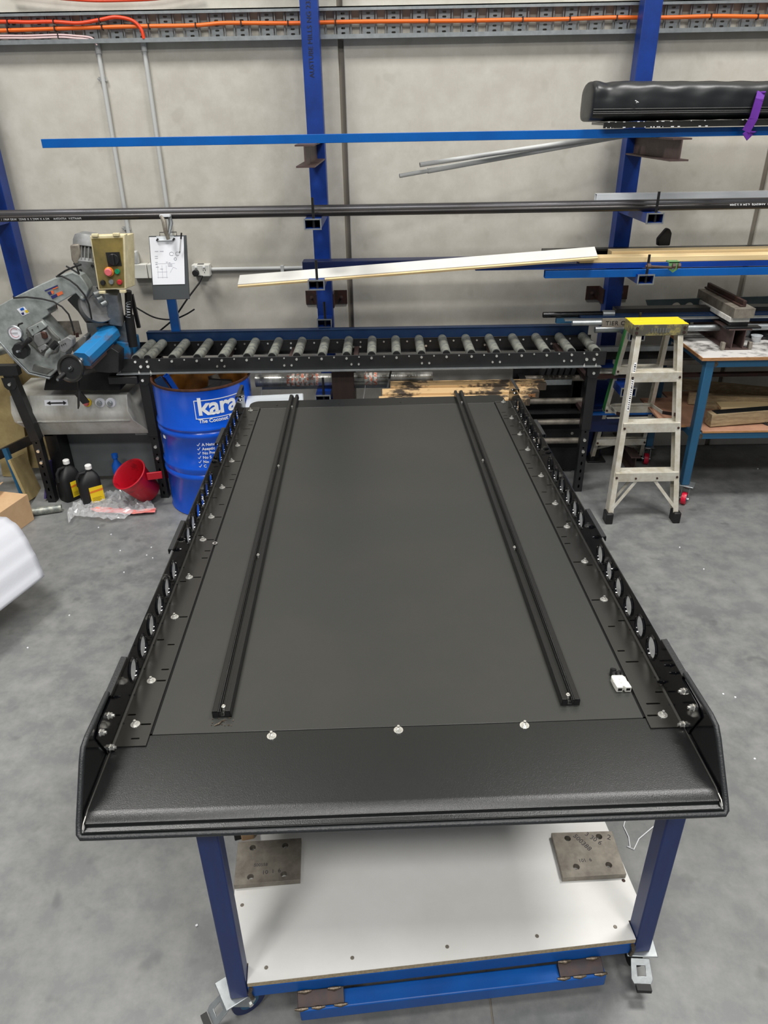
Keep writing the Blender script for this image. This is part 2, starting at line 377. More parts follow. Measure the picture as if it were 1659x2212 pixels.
# wall boxes
c = at(299, 585, YW-.03); t = thing('junction_box', 'white junction boxes on the wall between the control box and the clipboard', 'junction box', c)
part(MB().box(c+X*.015, (.1, .058, .09)), 'box_body', SOCK, t, .004); part(MB().box(c+X*.125, (.11, .06, .09)), 'box_body', SOCK, t, .004)
c2 = at(290, 556, YW-.03); part(MB().box(c2, (.05, .05, .08)), 'cap', CONDUIT, t, .006)
c = at(436, 583, YW-.035); t = thing('power_outlet', 'white double power outlet on the wall right of the clipboard', 'power outlet', c)
part(MB().box(c, (.115, .066, .075)), 'box_body', SOCK, t, .005)
for sx in (-.028, .024):
    part(MB().box(c+V((sx, -.036, .024)), (.014, .008, .008)), 'switch', WHT, t)
part(MB().box(c+V((.018-.018, -.01, .0385)), (.04, .02, .004)), 'top_clip', BLKR, t)
for dx, dz in ((.017, .004), (.031, .004), (.024, -.01)): part(MB().box(c+V((dx, -.0335, dz)), (.003, .003, .007)), 'socket_slot', DARK, t)
pl = c+V((-.028, -.045, -.008)); t = thing('power_plug', 'black plug in the left socket of the wall outlet with its lead', 'plug', pl)
part(MB().tube(pl, pl-Y_*.03, .021, 18), 'plug_body', BLKR, t, .003)
pts = [pl+V((.01, -.02, -.02)), at(437, 597, 4.78), at(430, 612, 4.76), at(405, 645, 4.74), at(375, 690, 4.7), at(345, 715, 4.7), at(328, 735, 4.68)]
part(MB().path(pts, .0055, 8), 'lead', BLKR, t)
cable('black_cable', [at(x, y, 4.72) for x, y in ((272, 650), (300, 668), (335, 686), (372, 690), (400, 680), (420, 668))], .005, BLKR, 'black cable sagging from the saw behind the clipboard post')

# ------------------------------------------------------------------ storage rack: posts with arms
def post(x, label, txt=False, arms=((1.683, 4.27), (1.356, 4.27), (1.03, 4.27), (.68, 4.27)), ib=True, arm_m=POST):
    t = thing('rack_post', label, 'rack post', (x, 4.85, 0))
    part(MB().hollow((x, 4.85, 0), (x, 4.85, 3.4), .1, .1, .005, Y_), 'upright', POST, t, .006)
    for s in (-1, 1):
        part(MB().bb((x+s*.052, YW-.009, 1.09), (x+s*.14, YW-.001, 1.18)).bb((x+s*.051, YW-.13, 1.09), (x+s*.058, YW-.001, 1.18)), 'wall_bracket', RUSTP, t)
        part(hexbolt((x+s*.1, YW-.008, 1.135), -Y_, .009, .012), 'anchor_bolt', RUSTY, t)
    for z, ye in arms:
        a = part(MB().hollow((x, 4.8, z), (x, ye, z), .09, .05, .004), 'arm', arm_m, t, 0)
        part(MB().bb((x-.048, ye-.008, z-.029), (x-.041, ye, z+.029)).bb((x+.041, ye-.008, z-.029), (x+.048, ye, z+.029)).bb((x-.04, ye-.008, z+.022), (x+.04, ye, z+.029)).bb((x-.04, ye-.008, z-.029), (x+.04, ye, z-.022)), 'arm_end_edge', GALV, t)
        part(MB().tube((x+.005, ye+.01, z-.03), (x+.005, ye+.01, z+.135), .0075, 10), 'stop_pin', BLKS, t)
    if ib: part(MB().ibeam((x, 4.8, 2.03), (x, 4.05, 2.03), .095, .105, .008), 'beam_arm', RUSTY, t)
    if txt:
        m = place(text_mb('AUSTUBE MILLS NG 23340  19:2', .036), (x+.01, 4.7985, 2.40), Z, -X)
        part(m, 'printed_lettering', GREYPR, t)
    return t
post(-.388, 'middle blue square rack post with printed lettering near the top', True, ((1.683, 4.27), (1.356, 4.27), (1.03, 4.69), (.665, 4.27)))
post(1.503, 'right blue square rack post under the black bag, behind the stepladder')
post(-2.36, 'left blue square rack post cut by the left picture edge', False, ((1.683, 4.60),))

def lerp(a, b, t): return a+(b-a)*t
# long stock on the arms
a, b = at(94, 310, 4.3), at(1750, 282, 4.3)
b.z = a.z
solo(MB().hollow(a, b, .05, .042, .003), 'blue_steel_tube', BLUET, 'long bright blue square steel tube on the beam arms, topmost of the rack', 'steel tube', bevel=.002)
def run(px0, py0, px1, py1, Y, ext=0):
    a, b = at(px0, py0, Y), at(px1, py1, Y); m = (a.z+b.z)/2; a.z = b.z = m; return a, b
a, b = run(0, 474, 1659, 450, 4.42); z1 = 1.683+.025+.024
t = thing('black_pipe', 'front long black steel pipe with white print on the third rack level', 'steel pipe', (-3.2, 4.36, z1))
part(MB().tube((-3.2, 4.36, z1-.002), (3.4, 4.36, z1-.002), .0175, 18), 'pipe_body', BLKPIPE, t)
def curved_print(txt, size, x0, yc_, zc, r, flip=False, ang=-.25):
    m = text_mb(txt, size, .0002, space=1.15); out = []
    for p in m.v:
        y = p.y-size*.35
        if flip: px, th = x0-p.x, ang-y/r
        else: px, th = x0+p.x, ang+y/r
        rr = r+.0006+p.z; out.append(V((px, yc_-cos(th)*rr, zc+sin(th)*rr)))
    m.v = out; return m
part(curved_print('AS1074 / 1969 ERW  25NB X 3.2MM X 6.5M    A4554754  VIETNAM', .0155, -2.2, 4.36, z1-.002, .0175), 'printed_lettering', WHT, t)
part(curved_print('VIETNAM  A4403978  6.5M X 3.2MM', .016, 2.22, 4.36, z1-.002, .0175, True, .5), 'printed_lettering', WHT, t)
solo(MB().tube((-3.2, 4.41, z1+.012), (3.4, 4.41, z1+.008), .026, 18), 'grey_pipe', mat('dull_grey_pipe', (92, 92, 96), .3, .5, (66, 62, 60), 4, .8, stretch=(.6, 5, 5)), 'rear long dull grey steel pipe behind the printed black pipe', 'steel pipe')
a, b = run(940, 450, 1290, 441, 4.47)
solo(MB().bb((a.x, 4.455, z1-.02), (3.3, 4.495, a.z+.004)), 'aluminium_flat', ALUB, 'thin aluminium bar behind the pipes, left end near the right post', 'aluminium bar', bevel=.002)
a = at(1288, 440, 4.5)
solo(MB().hollow((a.x, 4.53, z1+.022), (3.3, 4.53, z1+.022), .05, .075, .003), 'aluminium_tube', ALUB, 'wide square aluminium tube lying behind the black pipes at the right', 'aluminium tube', bevel=.002)

# level B: boards and blue sections
zB = 1.356+.025
solo(MB().bb((at(655, 580, 4.6).x, 4.56, zB), (3.3, 4.66, zB+.055)), 'navy_channel', BLUEN, 'long navy steel channel across the middle post on the second rack level', 'steel channel', bevel=.003)
a = at(517, 612, 4.40); b = at(1288, 541, 4.32); b.z = 1.50; a.z = zB-.020
d = (b-a).normalized(); up = V((0, 0, 1)); 
mb = MB().bar(a, b, .095, .018, (0, -.38, .92)); wbd = solo(mb, 'white_board', WBRD, 'long white faced board tilted across the rack in front of the middle post', 'board', bevel=.001)
m_ = MB().bar(a+V((0, -.03, -.016)), b+V((0, -.03, -.016)), .05, .012, (0, -.38, .92)); m_.v = [p-wbd.location for p in m_.v]; m_.build('edge_strip', PINE, wbd)['label'] = 'yellow pine edge strip'
a = at(1250, 550, 4.36)
solo(MB().bb((a.x, 4.32, zB+.062), (3.3, 4.42, zB+.092)), 'pine_plank', PINE, 'front pine plank starting beside the tilted white board', 'plank', bevel=.002)
a = at(1315, 540, 4.5)
solo(MB().bb((a.x, 4.43, zB+.07), (3.3, 4.52, zB+.107)), 'pine_plank', PINE, 'rear pine plank, higher and shorter than the plank in front', 'plank', bevel=.002)
a = at(1172, 532, 4.6)
solo(MB().bb((a.x, 4.555, zB+.09), (3.3, 4.62, zB+.1)).bb((a.x, 4.61, zB+.06), (3.3, 4.62, zB+.1)), 'black_angle', BLKS, 'black steel angle behind the pine planks', 'steel angle')
a = at(1028, 568, 4.31)
solo(MB().hollow((a.x, 4.35, zB+.045), (3.3, 4.35, zB+.045), .06, .03, .003), 'royal_blue_section', BLUER, 'royal blue steel section under the pine planks', 'steel section', bevel=.003)
a = at(1180, 584, 4.29)
solo(MB().hollow((a.x, 4.33, zB+.003), (3.3, 4.33, zB+.003), .04, .042, .003), 'light_blue_section', BLUET, 'lighter blue steel section, lowest on the second rack level', 'steel section', bevel=.003)
# black bracket lump standing on the angle
c = at(1434, 516, 4.58)
solo(MB().prism([[(-.03, -.04), (.045, -.04), (.045, .03), (.03, .055), (.01, .06), (-.035, 0)]], c, X, Z, (0, .04, 0)), 'black_bracket', BLKR, 'small black bracket standing upright behind the planks at right', 'bracket', bevel=.008)
# turnbuckle
c = at(1400, 575, 4.22); e = at(1455, 578, 4.22)
t = thing('threaded_adjuster', 'rusty threaded adjuster with nuts and a green lug on the blue section', 'adjuster', c)
part(MB().tube(c-X*.015, e, .007, 10), 'rod', RUSTY, t)
for q in (.0, .14): part(MB().tube(c+X*(q-.006), c+X*(q+.012), .016, 6), 'nut', RUSTY, t)
part(MB().tube(c+X*.165, c+X*.18, .016, 6), 'nut', RUSTY, t)
part(MB().prism([[(-.03, .03), (.03, .03), (.025, -.01), (0, -.028), (-.025, -.01)], circ(0, 0, .011, 12)], e, X, Z, (0, .008, 0)).bb(e+V((-.03, 0, .025)), e+V((.03, .05, .032))), 'lug', GREEN, t)

# bag on a rail with a purple strap
bg0 = thing('black_bag', 'long padded black vinyl bag lying on the rack top at right', 'bag', at(1258, 255, 4.22))
prof = []
mb = MB(); nx, nr = 90, 40; x0, x1_ = 1.075, 3.1
for i in range(nx+1):
    u = i/nx; x = x0+(x1_-x0)*u**1.15
    e = min(1, .84+u*12)
    H_ = (.185-.03*u)*e; W_ = .27*e
    for j in range(nr):
        th = 2*pi*j/nr; ca, sa = cos(th), sin(th)
        sq = (abs(ca)**4.0+abs(sa)**4.0)**(-1/4.0)
        wr = 1+.035*abs(sin(x*17+th*4))*max(0, sa)-.05*abs(sin(x*9-th*3+1))*(max(0, -ca*.0)+ (1 if -2.9<(th-2*pi)<-.3 or pi*1.05<th<pi*1.95 else 0)*.0+max(0, sa)*(1-sa)*2)+.012*sin(x*43+th*2)
        wr *= 1-(.10*math.exp(-((x-1.16)/.03)**2)*max(0, sa))
        mb.v.append(V((x, 4.36+ca*sq*W_/2*wr, 2.158+H_/2+sa*sq*H_/2*wr)))
for i in range(nx):
    for j in range(nr):
        k = (j+1) % nr; mb.f.append((i*nr+j, i*nr+k, (i+1)*nr+k, (i+1)*nr+j))
mb.f.append(tuple(range(nr))); mb.f.append(tuple(range(nx*nr, nx*nr+nr)))
o = part(mb, 'bag_body', BAG, bg0, 0, 70)
ss = o.modifiers.new('sub', 'SUBSURF'); ss.levels = 1; ss.render_levels = 1
for dz in (0, -.012, -.02): part(MB().path([V((x0+.01+k*.1, 4.36-.142-.003*sin(k*1.3), 2.215+dz-.002*k*.3)) for k in range(20)], .0035, 6), 'zip_seam', BLKR, bg0)
part(MB().path([at(x, y, 4.205) for x, y in ((1372, 217), (1379, 221), (1374, 222))], .002, 5), 'scuff_mark', WHT, bg0)
rl = thing('roof_rail', 'black chipped metal rail under the black bag', 'rail', (1.16, 4.3, 2.14))
part(MB().bb((1.15, 4.24, 2.142), (3.2, 4.48, 2.155)).bb((1.15, 4.232, 2.128), (3.2, 4.242, 2.158)), 'rail_body', GLOSSF, rl, .002)
mb = MB()
for k in range(30):
    x = 1.16+random.random()**1.6*.9; mb.box((x, 4.2312, random.choice((2.131, 2.156))), (random.uniform(.004, .018), .0015, .004))
part(mb, 'chipped_paint', WHT, rl)
mb = MB()
loop = []
for k in range(25):
    th = -pi*.92+k/24*pi*1.75; loop.append(V((0, 4.36-sin(th+pi/2)*0, 0)))
pth = [at(1620, 296, 4.2), at(1612, 283, 4.195), at(1628, 255, 4.19), at(1640, 215, 4.19), at(1644, 200, 4.21), at(1646, 194, 4.30), at(1648, 192, 4.42), V((2.04, 4.53, 2.24)), V((2.04, 4.52, 2.11)), V((1.99, 4.36, 2.10)), at(1622, 285, 4.2)]
for p, q in zip(pth[:-1], pth[1:]): mb.bar(p-(q-p)*.04, q+(q-p)*.04, .042, .005, V((0, -1, .15)) if abs((q-p).normalized().y) < .7 else Z)
solo(mb, 'purple_strap', PURP, 'purple webbing strap wound round the black bag', 'strap')
# loose white conduits under the blue tube
a, b = at(907, 356, 4.35), at(1330, 292, 4.62); b = a+(b-a)*1.12
solo(MB().tube(a, b, .0125, 14, hollow=.2), 'white_conduit', CONDUIT, 'upper loose grey-white plastic pipe hanging under the blue tube', 'plastic pipe')
a, b = at(863, 380, 4.36), at(1330, 296, 4.64); b = a+(b-a)*1.14
solo(MB().tube(a, a+(b-a)*.11, .011, 14).tube(a+(b-a)*.11, b, .0145, 14), 'white_conduit', CONDUIT, 'lower longer grey-white plastic pipe with a narrower end', 'plastic pipe')

# level C and below (right of conveyor)
a = at(1173, 680, 4.5)
t = thing('black_bar', 'short black round bar with a steel collar on the third rack level', 'steel bar', a)
part(MB().tube(a, at(1300, 678, 4.5), .018, 16, hollow=.15), 'bar_body', GLOSS, t); part(MB().tube(at(1301, 678, 4.5), at(1326, 678, 4.5), .023, 16), 'collar', GALV, t)
a = at(1302, 672, 4.6)
solo(MB().bb((at(1326, 676, 4.56).x, 4.52, a.z-.02), (3.2, 4.6, a.z+.03)), 'black_section', BLKS, 'black steel section running right from the collared bar', 'steel section')
solo(MB().bb((at(1253, 690, 4.46).x, 4.45, 1.06), (3.1, 4.55, 1.105)), 'navy_section', BLUEC, 'dark blue steel section low on the rack behind the stepladder', 'steel section')
a = at(1219, 691, 4.42)
solo(MB().bb((a.x, 4.40, a.z-.004), (2.6, 4.44, a.z+.004)), 'steel_flat', GALV, 'thin steel flat bar with pale edge above the lettered plate', 'steel bar')
a = at(1200, 699, 4.5)
solo(MB().hollow((a.x, 4.5, 1.072), (1.352, 4.5, 1.072), .03, .03, .003), 'blue_offcut', TEALB, 'short blue tube offcut on the lower rack', 'steel tube')
a = at(1236, 698, 4.31)
t = thing('lettered_plate', 'grey steel bar cut with the words TIER ONE behind the stepladder', 'steel bar', a)
part(MB().tube((a.x, 4.31, a.z), (at(1310, 698, 4.31).x, 4.31, a.z), .016, 14), 'tube_end', GALV, t)
c = at(1301, 698, 4.29); part(MB().bb((c.x, 4.29, c.z-.026), (c.x+.33, 4.3, c.z+.026)), 'name_plate', PLATE, t)
part(place(text_mb('TIER ONE', .036, .0006, space=1.1), (c.x+.02, 4.2892, c.z-.013), X, Z), 'lettering', BLKS, t)
a = at(1285, 712, 4.4); solo(MB().tube((a.x, 4.4, a.z), (3.0, 4.4, a.z), .02, 16), 'steel_pipe', GALV, 'bare steel pipe below the lettered plate, behind the ladder', 'steel pipe')
# teal plate with holes leaning behind the bench
a = at(1395, 648, 4.7); b = at(1620, 682, 4.7)
hl = [circ((at(x, y, 4.7)-a).x, (at(x, y, 4.7)-a).z, r, 20) for x, y, r in ((1460, 664, .031), (1488, 664, .031), (1600, 660, .034))]
z_ = b.z-a.z
tp = solo(MB().prism([[(0, 0), ((b-a).x+.2, .012), ((b-a).x+.2, z_), (.055, z_)]]+hl, a, X, Z, (0, .008, 0)), 'drilled_plate', TEALP, 'blue-grey steel plate with large round holes standing behind the bench', 'steel plate')

# ================================================================== ROLLER CONVEYOR
cv = thing('roller_conveyor', 'black framed roller conveyor table standing along the wall', 'conveyor', (-.13, 4.43, 0))
XL, XR, YF, YB = -1.60, 1.33, 4.25, 4.62
for y, s in ((YF, 1), (YB, -1)):
    part(MB().bb((XL, y-.003, .862), (XR, y+.003, .947)).bb((XL, y, .862), (XR, y+s*.035, .866)).bb((XL, y, .943), (XR, y+s*.006, .947)), 'side_rail', BLKP, cv, .0015)
part(MB().bb((XL-.02, YF-.03, .857), (XR-.03, YF+.05, .862)), 'rail_flange', GALV, cv)
ro = None; rx = [-1.50, -1.43]+[-1.43+.15*k for k in range(1, 19)]
for x in rx:
    if ro is None:
        m = MB().tube((0, YF+.014-4.43, .94), (0, YB-.012-4.43, .94), .0285, 20); ro = m.mesh('roller', ROLL_M, 35)
        en = MB().tube((0, YF+.0135-4.43, .94), (0, YF+.018-4.43, .94), .024, 16).mesh('roller_end', DARK, 35)
        sf = MB().tube((0, YF-4.43-.012, .93), (0, YF-4.43-.003, .93), .0075, 8).mesh('axle_nut', ZINC, 35)
        sf2 = MB().tube((0, YB-4.43-.012, .93), (0, YB-4.43-.003, .93), .006, 8).mesh('axle_nut', ZINC, 35)
    o = bpy.data.objects.new('roller', ro); COL.objects.link(o); o.parent = cv; o.location.x = x+.13
    for mm in (en,): e = bpy.data.objects.new('roller_end', mm); COL.objects.link(e); e.parent = o
    for mm in (sf,):
        e = bpy.data.objects.new('axle_nut', mm); COL.objects.link(e); e.parent = o
for k in range(19):
    x = -1.355+.15*k
    if x < XR-.04: part(MB().tube((x, YF-.007, .937), (x, YF-.003, .937), .005, 8), 'rivet', ZINC, cv); part(MB().tube((x, YB-.007, .925), (x, YB-.003, .925), .006, 8), 'rivet', ZINC, cv)
for x in (-.99, -.585, -.18, .245, .67, 1.1):
    part(MB().bar((x, YF+.01, .885), (x, YB-.01, .885), .028, .03), 'cross_bar', RUSTY, cv)
    for dx in (-.022, .022):
        part(MB().tube((x+dx, YF-.010, .893), (x+dx, YF-.003, .893), .0065, 10), 'bolt', ZINC, cv)
        part(MB().tube((x+dx, YB-.010, .895), (x+dx, YB-.003, .895), .007, 10), 'bolt', ZINC, cv)
    part(MB().bb((x-.04, YB-.007, .883), (x+.04, YB-.003, .907)), 'bracket_plate', BLKP, cv)
part(MB().bb((-1.53, YB+.004, .90), (1.31, YB+.010, 1.008)).bb((-1.53, YB-.0, 1.003), (1.31, YB+.05, 1.009)), 'guide_rail', BLUEC, cv, .001)
for x in (-1.45, 1.235):
    for dx in (-.022, .022):
        part(MB().tube((x+dx, YF-.012, .9), (x+dx, YF-.003, .9), .009, 10), 'bolt', ZINC, cv)
        part(hexbolt((x+dx*1.6, YF-.018, .862), Z, .006, .008, .006, .008), 'flange_bolt', ZINC, cv)
def conv_leg(x, y, root, nm='leg', top=.855, lean=0):
    g = part(MB().hollow((x, y, .44), (x+lean, y, top), .06, .06, .004, Y_), nm, BLKP, root, .003)
    off = root.location if root.parent is None else V((0, 0, 0))
    holes = [slot(0, .03+k*.055, .012 if k % 2 else .012, .03 if k % 3 else .012, 4) for k in range(7)]
    loops = [[(-.025, 0), (.025, 0), (.025, .46), (-.025, .46)]]+[[(a_, b_) for a_, b_ in circ(0, .04+k*.055, .006, 10, .006+.008*(k < 4))] for k in range(8)]
    m = MB().prism(loops, (x, y-.025, 0), X, Z, (0, .004, 0)); m.bb((x-.025, y-.021, 0), (x-.021, y+.025, .46)).bb((x+.021, y-.021, 0), (x+.025, y+.025, .46)).bb((x-.021, y+.021, 0), (x+.021, y+.025, .46))
    sub(m, 'adjustable_foot', BLKP, g, root)
    for z in (.37, .29): sub(MB().tube((x, y-.034, z), (x, y-.025, z), .010, 12), 'bolt', ZINC, g, root)
    sub(MB().prism([[(-.042, .855), (.042, .855), (.036, .80), (.02, .78), (-.02, .78), (-.036, .80)]], (x+lean, y-.036, 0), X, Z, (0, .005, 0)), 'gusset', BLKP, g, root)
    sub(MB().tube((x+lean, y-.045, .815), (x+lean, y-.036, .815), .009, 8), 'bolt', ZINC, g, root)
for x in (-1.475, 1.265):
    conv_leg(x, YF+.03, cv); conv_leg(x, YB-.03, cv)
    for z in (.74, .53): part(MB().bar((x, YF+.05, z), (x, YB-.05, z), .03, .03), 'leg_brace', RUSTY, cv)
csx = at(377, 690, YB+.03).x
part(MB().hollow((csx, YB+.03, .86), (csx, YB+.03, 1.46), .055, .03, .003, Y_), 'clipboard_stand', BLUET, cv, .002)

# second stand at the far left
rs = thing('roller_stand', 'black adjustable roller stand left of the saw, cut by the picture edge', 'roller stand', (-2.33, 4.2, 0))
conv_leg(-2.21, 4.24, rs, 'leg', .87, -.06)
part(MB().bb((-2.75, 4.2, .87), (-2.2, 4.25, .93)), 'frame_rail', BLKP, rs)
part(MB().tube((-2.75, 4.14, .90), (-2.2, 4.55, 1.0), .03, 18), 'roller', ROLL_M, rs)

# ================================================================== CLIPBOARD
cb = thing('clipboard', 'charcoal clipboard with a white handwritten sheet hanging in front of the wall', 'clipboard', at(368, 580, 4.30))
cn = [at(321, 510, 4.34), at(402, 508, 4.34), at(411, 645, 4.30), at(331, 648, 4.30)]
ax = (cn[1]-cn[0]).normalized(); ay = (cn[0]-cn[3]).normalized(); W_, H_ = (cn[1]-cn[0]).length, (cn[0]-cn[3]).length
az = ax.cross(ay).normalized()
def cbp(u, v_, d=0): return cn[3]+ax*u+ay*v_+az*d
part(MB().prism([[(0, 0), (W_, 0), (W_, H_), (0, H_)]], cn[3], ax, ay, -az*.012), 'board', CLIPM, cb, .002)
part(MB().prism([[(.006, .085*1), (W_-.022, .085), (W_-.014, H_-.006), (.004, H_-.006)]], cbp(0, 0, .001), ax, ay, az*.002), 'paper_sheet', PAPER, cb)
ink = mat('faint_ink', (170, 172, 182), .8); mb = MB()
for v_, u0, u1 in ((.36, .03, .05), (.36, .058, .08), (.325, .028, .045), (.31, .028, .045), (.28, .028, .042), (.265, .028, .04), (.28, .09, .10), (.275, .105, .115), (.26, .10, .125), (.25, .10, .125), (.245, .03, .046), (.23, .055, .07)):
    m_ = .87*H_/.40
    mb.prism([[(u0, v_*m_*.97), (u1, v_*m_*.97), (u1, v_*m_*.97+.003), (u0, v_*m_*.97+.003)]], cbp(0, 0, .0034), ax, ay, az*.0003)
for u0, v0, u1, v1 in ((.04, .19, .04, .12), (.065, .19, .065, .12), (.09, .19, .09, .12), (.035, .155, .095, .155), (.035, .125, .095, .125), (.03, .2, .14, .2), (.11, .15, .13, .18), (.13, .18, .15, .17)):
    mb.bar(cbp(u0, v0, .0034), cbp(u1, v1, .0034), .0012, .0004, az)
part(mb, 'handwriting', ink, cb)['kind'] = 'stuff'
mb = MB(); q = W_*.68
for dx in (-.02, .014):
    for k in range(8): mb.bar(cbp(q+dx+.012*cos(k*.7), H_*.72+.01*sin(k*.7), .0036), cbp(q+dx+.012*cos((k+1)*.7), H_*.72+.01*sin((k+1)*.7), .0036), .0012, .0004, az)
for k in range(6): mb.bar(cbp(q+.008*cos(k), H_*.64+.008*sin(k), .0036), cbp(q+.008*cos(k+1.2), H_*.64+.008*sin(k+1.2), .0036), .0015, .0004, az)
part(mb, 'scribble', mat('grey_ink', (70, 72, 80), .8), cb)
g = part(MB().bar(cbp(W_*.22, H_-.012, .006), cbp(W_*.68, H_-.012, .006), .006, .02, ay).bar(cbp(W_*.24, H_-.024, .007), cbp(W_*.66, H_-.024, .007), .012, .004, ay), 'clip', ALUB, cb)
for u in (.235, .67): part(MB().bar(cbp(W_*u-.003, H_-.026, .010), cbp(W_*u+.006, H_-.014, .010), .008, .012, az), 'clip_tip', BLKR, cb)
part(MB().path([cbp(W_*.3, H_, .0), cbp(W_*.3, H_+.018, 0), cbp(W_*.75, H_+.018, 0), cbp(W_*.75, H_, 0)], .002, 6), 'wire_loop', BLKR, cb)
a, b = at(392, 503, 4.31), at(388, 546, 4.315)
pn = thing('marker_pen', 'clear barrel pen with black cap clipped on the clipboard', 'pen', b)
part(MB().tube(a, lerp(a, b, .3), .0045, 10), 'pen_cap', BLKR, pn); part(MB().tube(lerp(a, b, .3), lerp(a, b, .93), .0035, 10), 'barrel', CONDUIT, pn); part(MB().tube(lerp(a, b, .93), b, .004, 8, .002), 'tip', BLKR, pn)
gc = thing('locking_pliers', 'silver locking clamp gripping the black pipe and holding the clipboard', 'clamp', at(360, 500, 4.3))
part(MB().path([at(348, 466, 4.30), at(354, 478, 4.29), at(358, 500, 4.29), at(364, 517, 4.295)], .011, 8, rs=[.009, .013, .012, .011]), 'front_jaw', PLATE, gc)
part(MB().path([at(366, 465, 4.33), at(369, 482, 4.33), at(366, 500, 4.31), at(362, 514, 4.30)], .010, 8, rs=[.01, .013, .009, .008]), 'rear_jaw', GALV, gc)
part(MB().bar(at(346, 466, 4.31), at(368, 465, 4.31), .03, .012), 'hook', ALUB, gc)
part(MB().tube(at(361, 510, 4.285), at(361, 510, 4.31), .008, 10), 'pivot', ZINC, gc)

# ================================================================== DRUM
dc = V((-1.125, 4.272, 0)); R_ = .292; Hd = .838
dr = thing('steel_drum', 'blue open-top steel drum with white brand lettering under the conveyor', 'drum', dc)
pf = [(0, .004), (R_-.01, .004), (R_, .0), (R_+.004, .008), (R_, .016)]
def ringp(z): return [(R_, z-.022), (R_+.007, z-.012), (R_+.009, z), (R_+.007, z+.012), (R_, z+.022)]
pf += ringp(.27)+ringp(.285+.04)[2:]+ringp(.545)+ringp(.585)[2:]+[(R_, Hd-.03), (R_+.002, Hd-.008)]
part(MB().lathe(pf, dc, 64), 'shell', DRUMB, dr)
part(MB().lathe([(R_-.004, Hd-.006), (R_-.006, .3), (0, .3)], dc, 48), 'inner_wall', DRUMI, dr)
part(MB().lathe([(R_-.006, Hd-.008), (R_-.002, Hd+.003), (R_+.006, Hd+.003), (R_+.008, Hd-.006), (R_+.003, Hd-.012), (R_-.006, Hd-.008)], dc, 64), 'rim', RIMR, dr)
def wrap(mb, th0, z0, tilt=0):
    out = []
    for p in mb.v:
        x, y = p.x*cos(tilt)-p.y*sin(tilt), p.x*sin(tilt)+p.y*cos(tilt)
        t_ = th0+x/R_; rr = R_+.0012+p.z; out.append(V((dc.x+cos(t_)*rr, dc.y+sin(t_)*rr, z0+y)))
    mb.v = out; return mb
def drum_th(px, py):
    d = ray(px, py); ox, oy = CO.x-dc.x, CO.y-dc.y
    A = d.x**2+d.y**2; B = 2*(ox*d.x+oy*d.y); Cc = ox*ox+oy*oy-R_*R_; D = B*B-4*A*Cc
    if D < 0: return None
    t_ = (-B-sqrt(D))/(2*A); p = CO+d*t_; return math.atan2(p.y-dc.y, p.x-dc.x), p.z
th, z0 = drum_th(428, 897)
TA = .0
part(wrap(text_mb('kara', .148, .0004, space=.95, bold=.0035), th, z0, TA), 'brand_lettering', WHT, dr)
th1, z1_ = drum_th(420, 865); th2, z2_ = drum_th(424, 904)
mb = MB(); fr = [(0, z1_-z2_), (.30, z1_-z2_), (.30, 0), (0, 0)]
for (xa, ya), (xb, yb) in zip(fr, fr[1:]+fr[:1]):
    for k in range(12):
        mb.bar(V((lerp(xa, xb, k/12), lerp(ya, yb, k/12), 0)), V((lerp(xa, xb, (k+1.1)/12), lerp(ya, yb, (k+1.1)/12), 0)), .0045, .0006)
part(wrap(mb, th2, z2_-.004), 'logo_frame', WHT, dr)
th, z0 = drum_th(430, 914)
part(wrap(text_mb('The Coconut Specialist', .032, .0004, bold=.0008), th, z0), 'tagline_lettering', WHT, dr)
for k, s_ in enumerate(('A Naturally', 'Aseptic', 'No Pre', 'No S', 'No', 'C')):
    r_ = drum_th(436+k*.9, 963.5+k*9.2)
    mb = text_mb(s_, .025, .0004, bold=.0004)
    for p, q in (((-.028, .008), (-.021, .002)), ((-.022, .001), (-.010, .019))): mb.bar(V((p[0], p[1], 0)), V((q[0], q[1], 0)), .003, .0006)
    part(wrap(mb, r_[0], r_[1]), 'bullet_lettering', WHT, dr)
r_ = drum_th(433, 1082); part(wrap(text_mb('Re', .05, .0004, bold=.001), *r_), 'lower_lettering', WHT, dr)
r_ = drum_th(434, 1096); part(wrap(text_mb('w', .045, .0004, bold=.001), *r_), 'lower_lettering', WHT, dr)
r_ = drum_th(354, 945); mb = MB().prism([[(0, 0), (.03, 0), (.03, .02), (0, .02)]], (0, 0, 0), X, Y_, (0, 0, .001)); part(wrap(mb, *r_), 'paint_patch', WHT, dr)
# contents
for i, (p, q, wd, m, lb) in enumerate(((at(333, 808, 4.1), at(385, 836, 4.35), .045, BLUEC, 'navy square tube offcut sticking out of the drum'),
                       (at(352, 806, 4.3), at(372, 832, 4.2), .03, BLUER, 'blue tube offcut beside the navy one in the drum'),)):
    q = V((dc.x-.05, dc.y+.1*i-.05, .45)); p = V((dc.x-.23+.04*i, dc.y-.11+.03*i, Hd+.012+.01*i))
    solo(MB().hollow(p, q, wd, wd, .003), 'tube_offcut', m, lb, 'offcut')
solo(MB().prism([[(-.1, 0), (.1, 0), (.08, .18), (-.07, .2)], circ(0, .1, .03)], (dc.x+.1, dc.y-.02, .62), (.9, .2, 0), (0, .3, .9), (0, .01, 0)), 'plate_offcut', BLKP, 'dark drilled plate offcut inside the drum', 'offcut')
solo(MB().bar((dc.x-.12, dc.y, .66), (dc.x+.12, dc.y-.12, .78), .14, .01, (0, -.5, 1)), 'plate_offcut', BLKP, 'wide dark sheet offcut lying across inside the drum', 'offcut')
